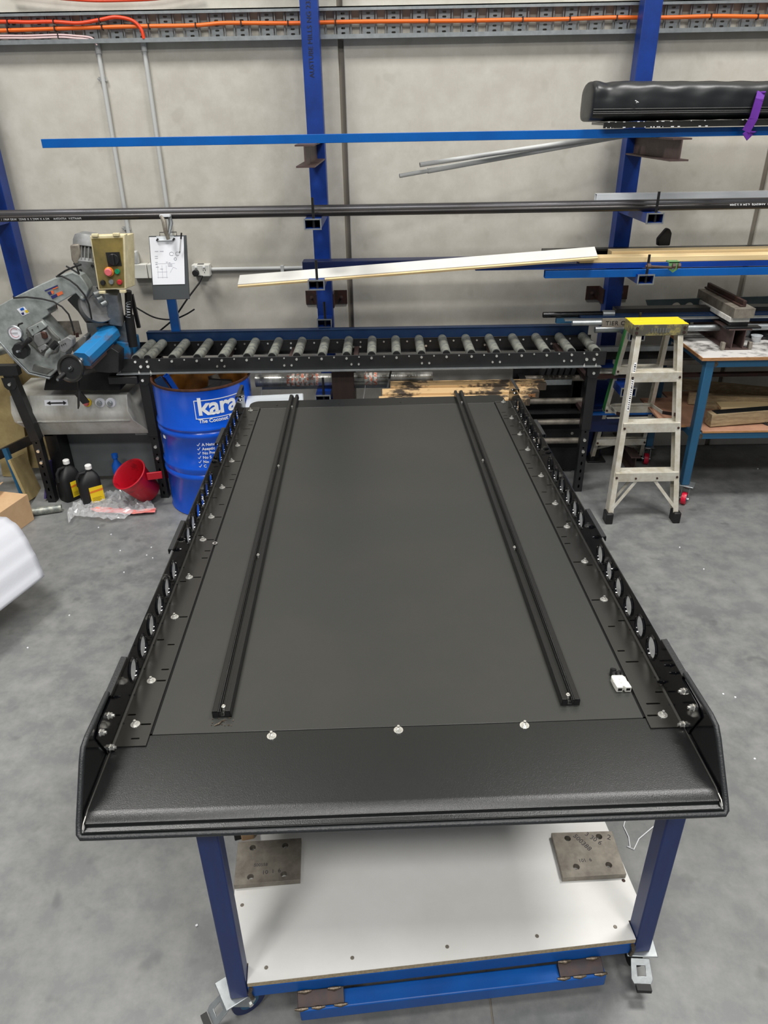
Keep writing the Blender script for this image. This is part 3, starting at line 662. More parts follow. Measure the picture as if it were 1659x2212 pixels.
solo(MB().tube((dc.x+.14, dc.y+.02, .5), (dc.x+.05, dc.y+.1, .80), .035, 16, hollow=.2), 'pipe_offcut', PLATE, 'bare steel pipe offcut upright in the drum', 'offcut')

# ================================================================== STEPLADDER
FLf, FRf = on(1305, 1122, 0), on(1463, 1128, 0); FLf.y = FRf.y = 3.85
yc_ = 4.12; zc_ = at(1424, 697, yc_).z
FLt, FRt = at(1373, 712, yc_), at(1471, 712, yc_); FLt.z = FRt.z = zc_-.03
BLf, BRf = on(1266, 984, 0), on(1386, 998, 0); BLf.y = BRf.y = 4.74
BLt, BRt = FLt+V((-.0, .16, -.02)), FRt+V((-.0, .16, -.02))
ld = thing('stepladder', 'aluminium stepladder with yellow cap and green painted rear rail', 'stepladder', ((FLf.x+FRf.x)/2, 4.2, 0))
def chan(p, q, w=.028, d_=.06, s=1):
    """channel section rail open inward"""
    mb = MB(); p = V(p); q = V(q)
    mb.bar(p+X*(s*-.0), q, .004, d_, (0, 1, .1)); mb.bar(p+V((s*w/2, -d_/2, 0)), q+V((s*w/2, -d_/2, 0)), w, .004, (0, 1, .1)); mb.bar(p+V((s*w/2, d_/2, 0)), q+V((s*w/2, d_/2, 0)), w, .004, (0, 1, .1)); return mb
for f, t_, s in ((FLf, FLt, 1), (FRf, FRt, -1)):
    r_ = part(chan(f+(t_-f)*.05, t_, .03, .06, s), 'front_rail', ALU, ld, .001)
    part(MB().box(f+V((s*.012, 0, .035)), (.044, .075, .07)), 'rubber_foot', BLKR, ld, .006)
for i, (f, t_, s) in enumerate(((BLf, BLt, 1), (BRf, BRt, -1))):
    if i == 0:
        part(chan(f+(t_-f)*.05, lerp(f, t_, .42), .024, .045, s), 'rear_rail', ALU, ld, .001)
        part(chan(lerp(f, t_, .42), t_, .024, .045, s), 'rear_rail', GRN, ld, .001, label='green painted upper half of the rear rail')
        part(MB().bar(lerp(f, t_, .43)+V((.012, -.025, 0)), t_+V((.012, -.025, 0)), .024, .002, (0, 1, .1)), 'bare_edge', ALU, ld)
    else: part(chan(f+(t_-f)*.05, t_, .024, .045, s), 'rear_rail', ALU, ld, .001)
    part(MB().box(f+V((s*.012, 0, .03)), (.035, .055, .06)), 'rubber_foot', BLKR, ld, .006)
def on_ladder(px, py):
    n = (FRf-FLf).cross(FLt-FLf).normalized(); d = ray(px, py); return CO+d*((FLf-CO).dot(n)/d.dot(n))
tz = []
for py in (1015, 909, 800):
    z = on_ladder(1400, py).z; k = z/FLt.z; a, b = lerp(FLf, FLt, k), lerp(FRf, FRt, k); tz.append(k)
    part(MB().bb((a.x+.004, a.y-.042, z-.058), (b.x-.004, a.y-.038, z)).bb((a.x+.004, a.y-.04, z-.004), (b.x-.004, a.y+.04, z)).bb((a.x+.004, a.y+.036, z-.03), (b.x-.004, a.y+.04, z))
         .bb((a.x+.004, a.y-.03, z), (b.x-.004, a.y-.024, z+.003)).bb((a.x+.004, a.y-.005, z), (b.x-.004, a.y+.001, z+.003)).bb((a.x+.004, a.y+.02, z), (b.x-.004, a.y+.026, z+.003)), 'step', ALU, ld, .001)
    for e, s in ((a, 1), (b, -1)): part(MB().tube(e+V((s*.012, -.046, -.03)), e+V((s*.012, -.032, -.03)), .007, 10), 'rivet', RUSTP, ld)
for dx in (.33, .66):
    k = tz[0]; a, b = lerp(FLf, FLt, k), lerp(FRf, FRt, k); part(MB().tube(lerp(a, b, dx)+V((0, -.047, -.035)), lerp(a, b, dx)+V((0, -.04, -.035)), .006, 10), 'rivet', RUSTP, ld)
for k in (.20, .46, .74):
    a, b = lerp(BLf, BLt, k), lerp(BRf, BRt, k)
    part(MB().bb((a.x, a.y-.03, a.z-.05), (b.x, a.y-.027, a.z)).bb((a.x, a.y-.03, a.z-.003), (b.x, a.y+.02, a.z)).bb((a.x, a.y-.012, a.z), (b.x, a.y-.006, a.z+.003)), 'rear_crossbar', ALU, ld, .001)
    for e, s in ((a, 1), (b, -1)): part(MB().tube(e+V((s*.01, -.036, -.03)), e+V((s*.01, -.026, -.03)), .007, 10), 'rivet', RUSTP, ld)
k = tz[0]; a, b = lerp(FLf, FLt, k), lerp(FRf, FRt, k)
for f, m_, s in ((FLf, lerp(a, b, .36), 1), (FRf, lerp(a, b, .64), -1)):
    for dy in (-.03, .03): part(MB().bar(lerp(f, a if s > 0 else b, .3)+V((s*.02, dy, 0)), m_+V((0, dy, -.055)), .018, .004, (0, 1, 0)), 'brace', ALU, ld)
a, b = lerp(BLf, BLt, .2), lerp(BRf, BRt, .2)
for f, m_, s in ((BLf, lerp(a, b, .38), 1), (BRf, lerp(a, b, .6), -1)): part(MB().bar(f+V((s*.02, 0, .09)), m_+V((0, -.01, -.05)), .018, .004, (0, 1, 0)), 'brace', ALU, ld)
for fa, fb, s in ((lerp(FLf, FLt, tz[1]+.03), lerp(BLf, BLt, .46), 1), (lerp(FRf, FRt, tz[1]+.03), lerp(BRf, BRt, .46), -1)):
    m_ = lerp(fa, fb, .45)-Z*.02; part(MB().bar(fa+X*s*.02, m_+X*s*.02, .004, .02), 'spreader', RUSTP, ld); part(MB().bar(m_+X*s*.02, fb+X*s*.02, .004, .02), 'spreader', ALU, ld)
part(MB().bar(lerp(BLf, BLt, .40)+V((0, -.1, 0)), lerp(BRf, BRt, .40)+V((0, -.1, 0)), .02, .003), 'cross_tie', ALU, ld)
cx0, cx1 = at(1365, 697, yc_).x, at(1482, 697, yc_).x
part(MB().bb((cx0, yc_-.04, zc_-.004), (cx1, yc_+.13, zc_)).bb((cx0, yc_-.012-.03, zc_), (cx1, yc_-.002, zc_+.002)).bb((cx0, yc_+.03, zc_), (cx1, yc_+.06, zc_+.002)), 'top_cap', YEL, ld, .002)
part(MB().bb((cx0, yc_-.044, zc_-.062), (cx1, yc_-.04, zc_)), 'cap_front', YELD, ld, .001)
part(MB().bb((cx0-.002, yc_-.04, zc_-.06), (cx0+.003, yc_+.12, zc_)), 'cap_side', YELD, ld, .001)
for x in (cx0+.02, cx1-.02):
    for z in (zc_-.018, zc_-.045): part(MB().tube((x, yc_-.05, z), (x, yc_-.044, z), .008, 10), 'cap_rivet', RUSTP, ld)
mb = MB()
for k in range(7): mb.bb(((cx0+cx1)/2-.055+k*.016, yc_-.047, zc_-.045), ((cx0+cx1)/2-.045+k*.016, yc_-.044, zc_-.02))
part(mb, 'embossed_mark', CASTD, ld)
st = V(lerp(FLf, FLt, .62)); part(MB().bar(lerp(FLf, FLt, .6)+V((.018, -.033, 0)), lerp(FLf, FLt, .84)+V((.018, -.033, 0)), .012, .001, (0, 1, 0)), 'sticker', PAPER, ld)
mb = MB()
for k in range(22):
    p = lerp(FLf, FLt, .61+.0105*k)+V((.018, -.0342, 0)); mb.box(p, (.008, .0006, .006 if k % 5 else .012))
part(mb, 'sticker_print', BLKR, ld)

# ================================================================== WORKBENCH (right)
bx, by, bz, bzs = 1.86, 4.07, .955, .495
wb = thing('workbench', 'blue steel workbench with dusty ply top at the right edge', 'workbench', (2.4, 4.4, 0))
part(MB().bb((bx-.03, by-.01, bz-.018), (3.1, 4.79, bz)), 'bench_top', PLYT, wb, .002)
part(MB().bb((bx-.032, by-.013, bz-.019), (3.1, by-.009, bz-.001)).bb((bx-.034, by-.012, bz-.019), (bx-.029, 4.79, bz-.001)), 'top_edge', PLYE, wb)
for x, y in ((bx, by), (bx-.03, 4.68), (3.0, by), (3.0, 4.68)):
    part(MB().bb((x, y, .13), (x+.05, y+.05, bz-.019)), 'leg', TEALB, wb, .004)
part(MB().bb((bx+.05, by+.005, bz-.065), (3.0, by+.045, bz-.019)).bb((bx+.0, by+.05, bz-.065), (bx+.04, 4.68, bz-.019)), 'top_rail', TEALB, wb, .004)
part(MB().bb((bx+.05, by+.005, bzs-.055), (3.0, by+.045, bzs-.012)).bb((bx+.005, by+.05, bzs-.055), (bx+.04, 4.68, bzs-.012)), 'lower_rail', TEALB, wb, .004)
for z in (bz-.043, bzs-.035): part(MB().tube((bx+.053, by+.002, z), (bx+.053, by+.012, z), .017, 14), 'weld', BEAD, wb)
part(MB().bb((bx-.13, by+.1, bzs-.012), (bx+.06, 4.67, bzs)).bb((bx+.06, by-.0, bzs-.012), (3.1, 4.79, bzs)), 'shelf_board', PLYB, wb, .001)
part(MB().bb((bx+.06, by-.003, bzs-.012), (3.1, by+.001, bzs-.001)).bb((bx-.13, by+.097, bzs-.012), (bx-.0, by+.101, bzs)), 'shelf_edge', PLYE, wb)
part(MB().bb((bx-.17, by+.09, bzs-.02), (bx-.06, by+.097, bzs+.003)), 'red_bracket', RUSTP, wb)
def caster(c, root, wheel, r=.045, ang=0, brake=True, sc=1, local=False, M0=None):
    """c = centre of the top plate; parts: plate, fork, wheel, pedal"""
    M = Matrix.Rotation(ang, 3, 'Z'); c = V(c); off = root.location if M0 is None else V((0, 0, 0))
    def B(mb, nm, m, top=None, bv=0):
        mb.v = [M @ (p*sc)+c-off for p in mb.v]; return mb.build(nm, m, top or root, bv)
    h = c.z/sc; ct = V((.0, .028, -h+r))
    pl_ = B(MB().box((0, 0, -.0025), (.085, .085, .004)), 'caster_plate', GALV, None, .002)
    B(MB().lathe([(0, -.004), (.03, -.004), (.032, -.012), (.026, -.018), (0, -.018)], (0, 0, 0), 20), 'swivel', ZINC, pl_)
    for s in (-1, 1): B(MB().prism([[(-.026, -.016), (.03, -.016), (.045, -h+r+.008), (.028, -h+r-.014), (.014, -h+r), (-.022, -.035)]], (s*.021, 0, 0), Y_, Z, (s*.0025, 0, 0)), 'fork', GALV, pl_)
    w_ = B(MB().lathe([(0, -.014), (r-.012, -.014), (r-.002, -.015), (r, -.008), (r, .008), (r-.002, .015), (r-.012, .014), (0, .014)], ct, 28, Matrix.Rotation(pi/2, 3, 'Y')), 'wheel', wheel, pl_)
    B(MB().tube(ct-X*.028, ct+X*.028, .007, 6), 'axle_bolt', ZINC, pl_)
    B(MB().lathe([(0, -.0165), (r*.5, -.0165), (r*.55, .0165), (0, .0165)], ct, 20, Matrix.Rotation(pi/2, 3, 'Y')), 'hub', TEALB, pl_)
    if brake:
        B(MB().prism([[(-.026, 0), (.026, 0), (.03, .05), (.024, .062), (-.024, .062), (-.03, .05)], [(-.012, .018), (.012, .018), (.012, .044), (-.012, .044)]], (0, -.03, -.03), X, (0, -.8, -.6), (0, .002, -.003)), 'brake_pedal', GALV, pl_, .001)
        B(MB().bb((-.02, -.1, -.075), (.02, -.082, -.062)), 'pedal_pad', BLKR, pl_)
    return pl_
caster((bx+.045, by+.02, .13), wb, REDW, .04, 2.6)
caster((bx-.01, 4.70, .13), wb, REDW, .04, 2.9)
# beam stack
bs = thing('beam_stack', 'brown twin steel I-beam fixture stacked with steel blocks on the bench', 'steel fixture', (2.12, 4.4, bz))
f0 = at(1588, 752, 4.22); xs = f0.x; yb_ = 4.78
for dx in (-.034, .034): part(MB().ibeam((xs+dx, 4.2, bz+.062), (xs+dx, yb_, bz+.062), .068, .122, .007), 'beam', RUSTY, bs, .001)
for y in (4.2, yb_-.03): part(MB().bb((xs-.09, y, bz), (xs-.07, y+.03, bz+.045)).bb((xs+.07, y, bz), (xs+.09, y+.03, bz+.045)), 'end_clip', PLATE, bs, .002)
for y in (4.205, 4.72): part(MB().bb((xs-.085, y, bz+.124), (xs+.12, y+.05, bz+.134)), 'cross_plate', BLKS, bs, .001)
sx_ = xs-.005
part(MB().bb((sx_-.045, 4.23, bz+.134), (sx_+.055, 4.76, bz+.155)), 'packing_bar', BLKS, bs, .001)
part(MB().bb((sx_-.055, 4.235, bz+.155), (sx_+.063, 4.77, bz+.185)), 'spacer_block', CHALK, bs, .003)
part(MB().bb((sx_-.05, 4.21, bz+.185), (sx_+.07, 4.76, bz+.24)), 'die_block', PLATE, bs, .001, label='dark steel bar on top of the white block')
part(MB().bb((sx_-.005, 4.25, bz+.24), (sx_+.03, 4.78, bz+.25)).bb((sx_+.01, 4.25, bz+.25), (sx_+.03, 4.78, bz+.275)), 'top_rail', RUSTP, bs, .002)
# cups, block, glove, bag
for i, (px, py, lb) in enumerate(((1612, 722, 'clear plastic cup nearest the beam stack on the bench'), (1632, 736, 'front clear plastic cup with white powder on the bench'))):
    c = on(px, py+2, bz); cu = thing('plastic_cup', lb, 'cup', c, 'plastic cups on the bench')
    part(MB().lathe([(0, 0), (.022, 0), (.03, .035), (.034, .037), (.034, .04), (.029, .04), (.021, .003), (0, .003)], c, 24), 'cup_body', TUBM, cu)
    part(MB().lathe([(0, .003), (.022, .003), (.025, .016), (0, .02)], c, 16), 'powder', CHALK, cu)
c = on(1625, 700, bz); solo(MB().bb((c.x+.0, c.y-.1, bz), (c.x+.7, c.y+.14, bz+.14)), 'steel_block', RUSTY, 'large brown steel block at the right end of the bench top', 'steel block', bevel=.003)
mb = MB(); gc_ = (c.x+.12, c.y+.0)
n_ = 14
for i in range(n_+1):
    for j in range(n_+1):
        u, v_ = i/n_-.5, j/n_-.5
        mb.v.append(V((gc_[0]+u*.2+.02*sin(v_*17), gc_[1]+v_*.22+.015*sin(u*19), bz+.142+.022*abs(sin(u*9+v_*7))*cos(u*2.6)*cos(v_*2.6)+.004)))
for i in range(n_):
    for j in range(n_): k = i*(n_+1)+j; mb.f.append((k, k+1, k+n_+2, k+n_+1))
g = solo(mb, 'rag', WHT, 'crumpled white rag on the brown steel block', 'rag'); sm = g.modifiers.new('solid', 'SOLIDIFY'); sm.thickness = .003
c = on(1652, 728, bz); mb = MB()
bmx = bmesh.new(); bmesh.ops.create_icosphere(bmx, subdivisions=3, radius=1)
for v in bmx.verts:
    q = v.co; r = 1+.22*sin(q.x*7+q.y*5)*cos(q.z*6+q.x*3); mb.v.append(c+V((q.x*.09*r, q.y*.07*r, .004+abs(q.z)*.045*r)))
mb.f = [tuple(v.index for v in f.verts) for f in bmx.faces]; bmx.free()
solo(mb, 'black_plastic_bag', BAG, 'crumpled black plastic bag behind the cups on the bench', 'bag')
# shelf timbers
def timber(p, q, w_, h_, m, label, top=None):
    return solo(MB().bar(p, q, w_, h_), 'timber_offcut', m, label, 'timber', 'timber offcuts on the bench shelf', .002)
timber(on(1455, 828, bzs+.06), V((2.9, 4.45, bzs+.05)), .045, .07, OLDW, 'rearmost weathered timber on the bench shelf')
timber(on(1487, 860, bzs+.04), V((2.9, 4.36, bzs+.04)), .045, .07, OLDW, 'middle weathered timber on the bench shelf, left end beside the blue leg')
timber(on(1520, 875, bzs+.016), V((2.8, 4.22, bzs+.016)), .05, .03, OLDW, 'flat thin timber under the middle offcuts on the shelf')
timber(on(1552, 877, bzs+.03), V((2.7, 4.36, bzs+.04)), .11, .02, PINE, 'pale board lying aslant between the shelf timbers')
a = on(1530, 905, bzs+.045); b = a+V((.9, .12, .01))
tb = thing('timber_offcut', 'thick front timber with dark painted top on the bench shelf', 'timber', a, 'timber offcuts on the bench shelf')
part(MB().bar(a, b, .07, .08), 'timber_body', OLDW, tb, .003); part(MB().bar(a+V((.03, .005, .0415)), b+V((0, 0, .0415)), .06, .003), 'dark_top', BLKP, tb)
a = on(1628, 898, bzs+.002)
solo(MB().path([a, on(1640, 899, bzs+.01), on(1648, 912, bzs+.006), V((a.x+.045, by-.006, bzs-.02)), V((a.x+.02, by-.012, bzs-.12))], .012, 4, rs=[.012]*5), 'webbing_strap', BLKP, 'grey webbing end hanging over the bench shelf edge', 'strap')

# ================================================================== THINGS UNDER THE CONVEYOR AND LOW RACK
fd = thing('foil_duct', 'shiny plastic wrapped galvanised pipe lying low along the rack', 'pipe', (-.5, 4.42, .70))
FOIL = mat('wrapped_galvanised', (200, 200, 194), .28, .7, (150, 150, 144), 9, .9, .6, 30, stretch=(4, 1, 1))
part(MB().tube((-.82, 4.42, .742), (.3, 4.42, .742), .04, 24), 'pipe_body', FOIL, fd)
fd2 = thing('foil_duct', 'shiny wrapped galvanised pipe behind the ladder and the conveyor end', 'pipe', (1.5, 4.6, .65))
part(MB().tube((1.31, 4.6, .69), (1.95, 4.6, .69), .04, 24), 'pipe_body', FOIL, fd2)
mb = MB()
for x0_, n__ in ((-.62, 7), (-.13, 3)):
    for k in range(n__): mb.lathe([(.0402, x0_+k*.03), (.0406, x0_+k*.03+.018)], (0, 4.42, .742), 24, Matrix(((0, 0, 1), (1, 0, 0), (0, 1, 0))))
part(mb, 'orange_print', mat('faded_orange_print', (206, 110, 80), .5, 0, (200, 196, 188), 60, 1, lo=.45, hi=.5), fd)['kind'] = 'stuff'
solo(MB().bb((-.8, 4.47, .665), (1.2, 4.475, .70)).bb((-.8, 4.47, .665), (1.2, 4.51, .668)), 'galvanised_angle', GALV, 'galvanised steel angle under the wrapped pipe', 'steel angle')
solo(MB().ibeam((-.262, 4.33, 0), (-.262, 4.33, .852), .135, .07, .006, Y_), 'steel_column', BROWN, 'brown vertical steel column under the roller conveyor', 'steel column')
tc_ = thing('tool_cabinet', 'blue and white low cabinet under the stacked pallet boards', 'cabinet', (.45, 4.2, 0))
part(MB().bb((.0, 4.02, .08), (.76, 4.36, .655)), 'cabinet_body', BLUER, tc_, .01)
for a_, b_ in ((.02, .10), (.36, .56), (.70, .75)): part(MB().bb((a_, 4.012, .3), (b_, 4.02, .645)), 'white_panel', WHITEP, tc_)
for x in (.05, .65): part(MB().tube((x, 4.1, .04), (x+.05, 4.1, .04), .04, 18), 'wheel', BLKR, tc_)
pls = [(-.075, .78), (-.04, .86), (-.02, .93), (.03, .99)]
for k, (xa, xb) in enumerate(pls):
    yk = 4.03+.09*k; zk = .657+.016*k
    o = solo(MB().bb((xa, yk-.045, zk), (xb, yk+.045, zk+.045)), 'pallet_board', CRATE, ['frontmost stained board with burnt-in brand lettering on the low cabinet', 'second stained board from the front on the low cabinet', 'third stained board from the front on the low cabinet', 'rearmost stained board under the conveyor rail'][k], 'board', 'stained boards on the low cabinet', .003)
    if k == 0:
        br = mat('burnt_print', (150, 104, 66), .8)
        t_ = place(text_mb('KINCROME', .032, .0003, bold=.001), (.62, yk-.0454, zk+.008), X, Z); t_.v = [p-o.location for p in t_.v]; t_.build('brand_lettering', br, o)
    if k == 2:
        t_ = place(text_mb('KINCROME', .028, .0003, bold=.001), (.765, yk-.0454, zk+.008), X, Z); t_.v = [p-o.location for p in t_.v]; t_.build('brand_lettering', br, o)
solo(MB().bar((-.07, 4.15, .36), (.05, 4.40, .86), .06, .012, (1, 0, 0)), 'black_flat_bar', BLKS, 'black flat bar leaning beside the pallet boards', 'steel bar')
# clear tub on a crate
tb = thing('plastic_tub', 'clear plastic storage tub with blue clips behind the tray', 'tub', (-.64, 4.1, .5))
c = V((-.665, 4.12, .63)); M_ = Matrix.Rotation(.10, 3, 'Z')
part(MB().box(c, (.32, .2, .14), M_), 'tub_body', TUBM, tb, .02); part(MB().box(c+Z*.078, (.345, .225, .016), M_), 'lid', TUBM, tb, .007)
for dx in (-.05, .09): part(MB().box(c+V((dx, -.11, .06)), (.012, .02, .05)), 'clip', BLUEP, tb, .002)
solo(MB().bb((-.81, 3.98, 0), (-.46, 4.26, .55)), 'black_crate', BLKP, 'dark crate standing behind the tray, carrying the clear tub', 'crate', bevel=.01)
for i, (x, y0, y1) in enumerate(((563, 800, 862), (790, 800, 868))):
    a, b = at(x, y0, 4.40), at(x-(6 if i else -1), y1, 4.40)
    solo(MB().path([a, lerp(a, b, .5)+X*.006, b], .0025, 6), 'thin_wire', CONDUIT, ('left' if i == 0 else 'right')+' thin pale wire hanging under the conveyor', 'wire')
# rack of rollers standing right of the boards
rr = thing('roller_rack', 'black frame with four horizontal steel rollers under the conveyor right end', 'roller rack', (1.1, 4.5, 0))
part(MB().bb((.84, 4.56, .02), (1.34, 4.6, .78)), 'back_panel', DARK, rr)
part(MB().bb((.86, 4.46, 0), (.90, 4.56, .72)), 'upright', BLKS, rr)
for py in (817, 866, 911, 952):
    z = at(1200, py, 4.5).z; part(MB().tube((.86, 4.5, z), (1.32, 4.5, z), .02, 18), 'roller', PLATE, rr)
part(MB().bb((.86, 4.47, at(1200, 893, 4.48).z), (1.32, 4.52, at(1200, 893, 4.48).z+.02)), 'cross_bar', BLKS, rr)
for k in range(6): part(MB().box(at(1172+13*k, 801, 4.46), (.03, .05, .05), Matrix.Rotation(.3, 3, 'Y')), 'black_block', BLKR, rr, .006)
# long steel below the bench level
for i, (y, z, m, h_) in enumerate(((4.60, .86, GALV, .03), (4.66, .80, BLKS, .05), (4.5, .735+.06, PLATE, .03), (4.42, .735, RUSTP, .02))):
    solo(MB().hollow((1.32 if i != 2 else 1.75, y, z), (3.2, y, z), .04, h_, .003), 'steel_length', m, ['bright steel length just under the bench top', 'dark steel section under the bright length, behind the bench leg', 'bare steel bar behind the bench leg', 'rusty flat bar, lowest of the steel lengths behind the bench'][i], 'steel length')
solo(MB().bb((1.33, 4.55, .3), (3.1, 4.62, .46)), 'blue_beam', BLUEN, 'dark blue steel beam lying behind the ladder low down', 'steel beam', bevel=.004)
solo(MB().bb((1.30, 4.5, .44), (3.0, 4.53, .455)), 'blue_strip', BLUET, 'bright blue steel edge low behind the ladder', 'steel strip')
a = on(1372, 1004, .06); b = on(1318, 930, .06)
solo(MB().ibeam(a, b+(b-a)*.6, .07, .11, .007), 'floor_beam', RUSTY, 'brown I-beam lying on the floor behind the ladder', 'steel beam', bevel=.001)
c = on(1283, 996, 0); tk = thing('black_stand', 'black steel foot of a stand between conveyor leg and ladder', 'stand', c)
part(MB().box(c+V((.01, .05, .006)), (.13, .16, .012)), 'base_plate', BLKS, tk, .002); part(MB().box(c+V((.02, .08, .17)), (.06, .06, .34)), 'column', BLKS, tk, .004)

# ================================================================== BANDSAW
def sp(x, y, Y): return at(x/5.53, 480+y/5.53, Y)
bsaw = thing('bandsaw', 'grey metal cutting bandsaw with cast bow, blue vice arm and cream control box', 'bandsaw', (-1.9, 4.35, 0))
def flatpoly(pts, Y, th, name, m, bevel=.012, holes=(), root=bsaw, label=None):
    w_ = [sp(x, y, Y) for x, y in pts]; o = w_[0]
    L = [[((p-o).x, (p-o).z) for p in w_]]
    for h in holes: L.append([((sp(x, y, Y)-o).x, (sp(x, y, Y)-o).z) for x, y in h])
    return part(MB().prism(L, o, X, Z, (0, th, 0)), name, m, root, bevel, label=label)
flatpoly([(860, 600), (1000, 640), (1130, 770), (1240, 960), (1330, 1150), (1300, 1210), (1020, 1200), (930, 1070), (800, 930), (900, 840), (1000, 930), (960, 700)], 4.34, .11, 'rear_arm', CASTD, .004)
bow = flatpoly([(-40, 1010), (10, 985), (160, 900), (480, 745), (700, 650), (860, 598), (960, 640), (1020, 720), (1060, 800), (1020, 920), (985, 940), (905, 850), (560, 1045), (580, 1095), (560, 1120), (500, 1155), (730, 1400), (800, 1560), (700, 1745), (600, 1848), (340, 1790), (160, 1600), (-40, 1400)], 4.20, .13, 'bow_casting', CAST, .005)
flatpoly([(960, 870), (1015, 905), (1000, 945), (940, 915)], 4.185, .02, 'bow_boss', CAST, .01)
# raised panel and ribs on the head
flatpoly([(300, 1270), (500, 1165), (640, 1330), (720, 1400), (690, 1560), (500, 1600), (330, 1440)], 4.188, .02, 'head_recess_plate', CASTD, .01)
flatpoly([(320, 1270), (500, 1180), (560, 1250), (380, 1370)], 4.17, .03, 'tension_slide', CAST, .006)
flatpoly([(400, 1350), (530, 1290), (600, 1400), (570, 1440), (450, 1500), (400, 1420)], 4.165, .03, 'slide_block', MOTG, .006)
flatpoly([(440, 1500), (540, 1450), (570, 1500), (480, 1565)], 4.165, .02, 'slide_foot', MOTG, .005)
flatpoly([(480, 1310), (540, 1320), (565, 1380), (540, 1400), (500, 1390)], 4.15, .02, 'adjuster_knob', RUSTP, .004)
for x, y in ((320, 1325), (385, 1285), (450, 1245), (500, 1530), (560, 1490), (540, 1340)): part(MB().tube(sp(x, y, 4.16), sp(x, y, 4.17), .004, 8), 'cap_screw', BLKR, bsaw)
flatpoly([(400, 1700), (640, 1760), (560, 1820), (380, 1770)], 4.192, .01, 'lower_plate', CASTD, .004)
flatpoly([(-40, 1385), (160, 1610), (345, 1800), (600, 1860), (590, 1880), (330, 1815), (140, 1630), (-40, 1410)], 4.195, .15, 'guard_rim', GALV, .002)
# logo: orange and blue bars, colour sticker
def stk(pts, Y, m, name='logo'): return flatpoly(pts, Y, .002, name, m, 0)
NAVY = mat('logo_navy', (44, 48, 104), .5); ORL = mat('logo_orange', (226, 112, 66), .5)
stk([(530, 815), (685, 750), (690, 765), (540, 828)], 4.197, NAVY); stk([(625, 795), (690, 768), (692, 782), (635, 805)], 4.197, ORL)
stk([(565, 840), (605, 825), (620, 862), (590, 872)], 4.197, NAVY); stk([(605, 822), (640, 818), (645, 850), (622, 862)], 4.197, ORL)
stk([(605, 885), (675, 855), (690, 885), (625, 918)], 4.197, NAVY); stk([(670, 850), (740, 822), (755, 855), (690, 885)], 4.197, ORL)
stk([(200, 1040), (285, 1010), (350, 1085), (270, 1122)], 4.198, PAPER, 'sticker')
stk([(235, 1035), (275, 1018), (290, 1045), (250, 1058)], 4.196, BLUEP, 'sticker_print'); stk([(295, 1055), (325, 1048), (340, 1075), (310, 1085)], 4.196, YELB, 'sticker_print'); stk([(250, 1085), (280, 1075), (290, 1100), (268, 1110)], 4.196, NAVY, 'sticker_print')
# gauge and hand knobs
c = sp(178, 1322, 4.13); Mx = Matrix.Rotation(pi/2, 3, 'X')
g = part(MB().lathe([(0, .0), (.034, .0), (.042, .004), (.043, .02), (.038, .024), (.036, .018), (0, .018)], c+V((0, .02, 0)), 32, Mx), 'pressure_gauge', GALV, bsaw)
sub(MB().lathe([(0, .0185), (.036, .0185)], c+V((0, .02, 0)), 32, Mx), 'gauge_face', PAPER, g, bsaw)
mb = MB()
for k in range(18): th = -2.3+k*.27-pi/2*0; mb.bar(c+V((cos(th+pi)*.025, -.0, sin(th+pi)*.025)), c+V((cos(th+.2+pi)*.025, -.0, sin(th+.2+pi)*.025)), .003, .001)
sub(mb, 'gauge_scale', REDP, g, bsaw); sub(MB().bar(c+V((.016, -.001, 0)), c+V((-.024, -.001, 0)), .0025, .001), 'needle', BLKR, g, bsaw)
part(MB().tube(sp(230, 1370, 4.15), sp(280, 1420, 4.17), .011, 12), 'gauge_pipe', GALV, bsaw)
c = sp(235, 1545, 4.10); part(MB().lathe([(0, 0), (.045, .0), (.047, .01), (.047, .04), (.04, .055), (0, .055)], c, 9, Matrix.Rotation(-pi/2, 3, 'X')), 'tension_knob', BLKP, bsaw)
part(MB().tube(sp(205, 1545, 4.07), c, .007, 8), 'knob_bolt', GALV, bsaw)
part(MB().path([sp(260, 1510, 4.1), sp(300, 1450, 4.1), sp(345, 1410, 4.1), sp(370, 1395, 4.1)], .01, 10, rs=[.008, .011, .016, .013]), 'tension_handle', BLKR, bsaw)
part(MB().path([sp(215, 1245, 4.15), sp(225, 1220, 4.12), sp(270, 1205, 4.12)], .005, 8), 'lever', BLKR, bsaw)
part(MB().path([sp(560, 1600, 4.14), sp(575, 1560, 4.12), sp(650, 1490, 4.12), sp(730, 1440, 4.14)], .014, 12), 'guide_pipe', CAST, bsaw)
part(MB().tube(sp(620, 1500, 4.11), sp(675, 1440, 4.11), .018, 10), 'guide_knob', BLKR, bsaw)
flatpoly([(700, 1430), (800, 1370), (860, 1400), (870, 1480), (780, 1570), (700, 1540)], 4.12, .06, 'blade_guide', MOTG, .006)
for i in range(3): part(MB().tube(sp(735+22*i, 1470-10*i, 4.115), sp(735+22*i, 1470-10*i, 4.12), .004, 8), 'cap_screw', BLKR, bsaw)
flatpoly([(860, 1480), (1000, 1350), (1030, 1370), (1030, 1470), (870, 1560)], 4.18, .08, 'guide_arm', CASTD, .006)
for x, y in ((885, 1320), (910, 1345), (930, 1340)): part(MB().tube(sp(x, y-20, 4.2), sp(x+5, y+30, 4.2), .005, 8), 'copper_fitting', RUSTP, bsaw)
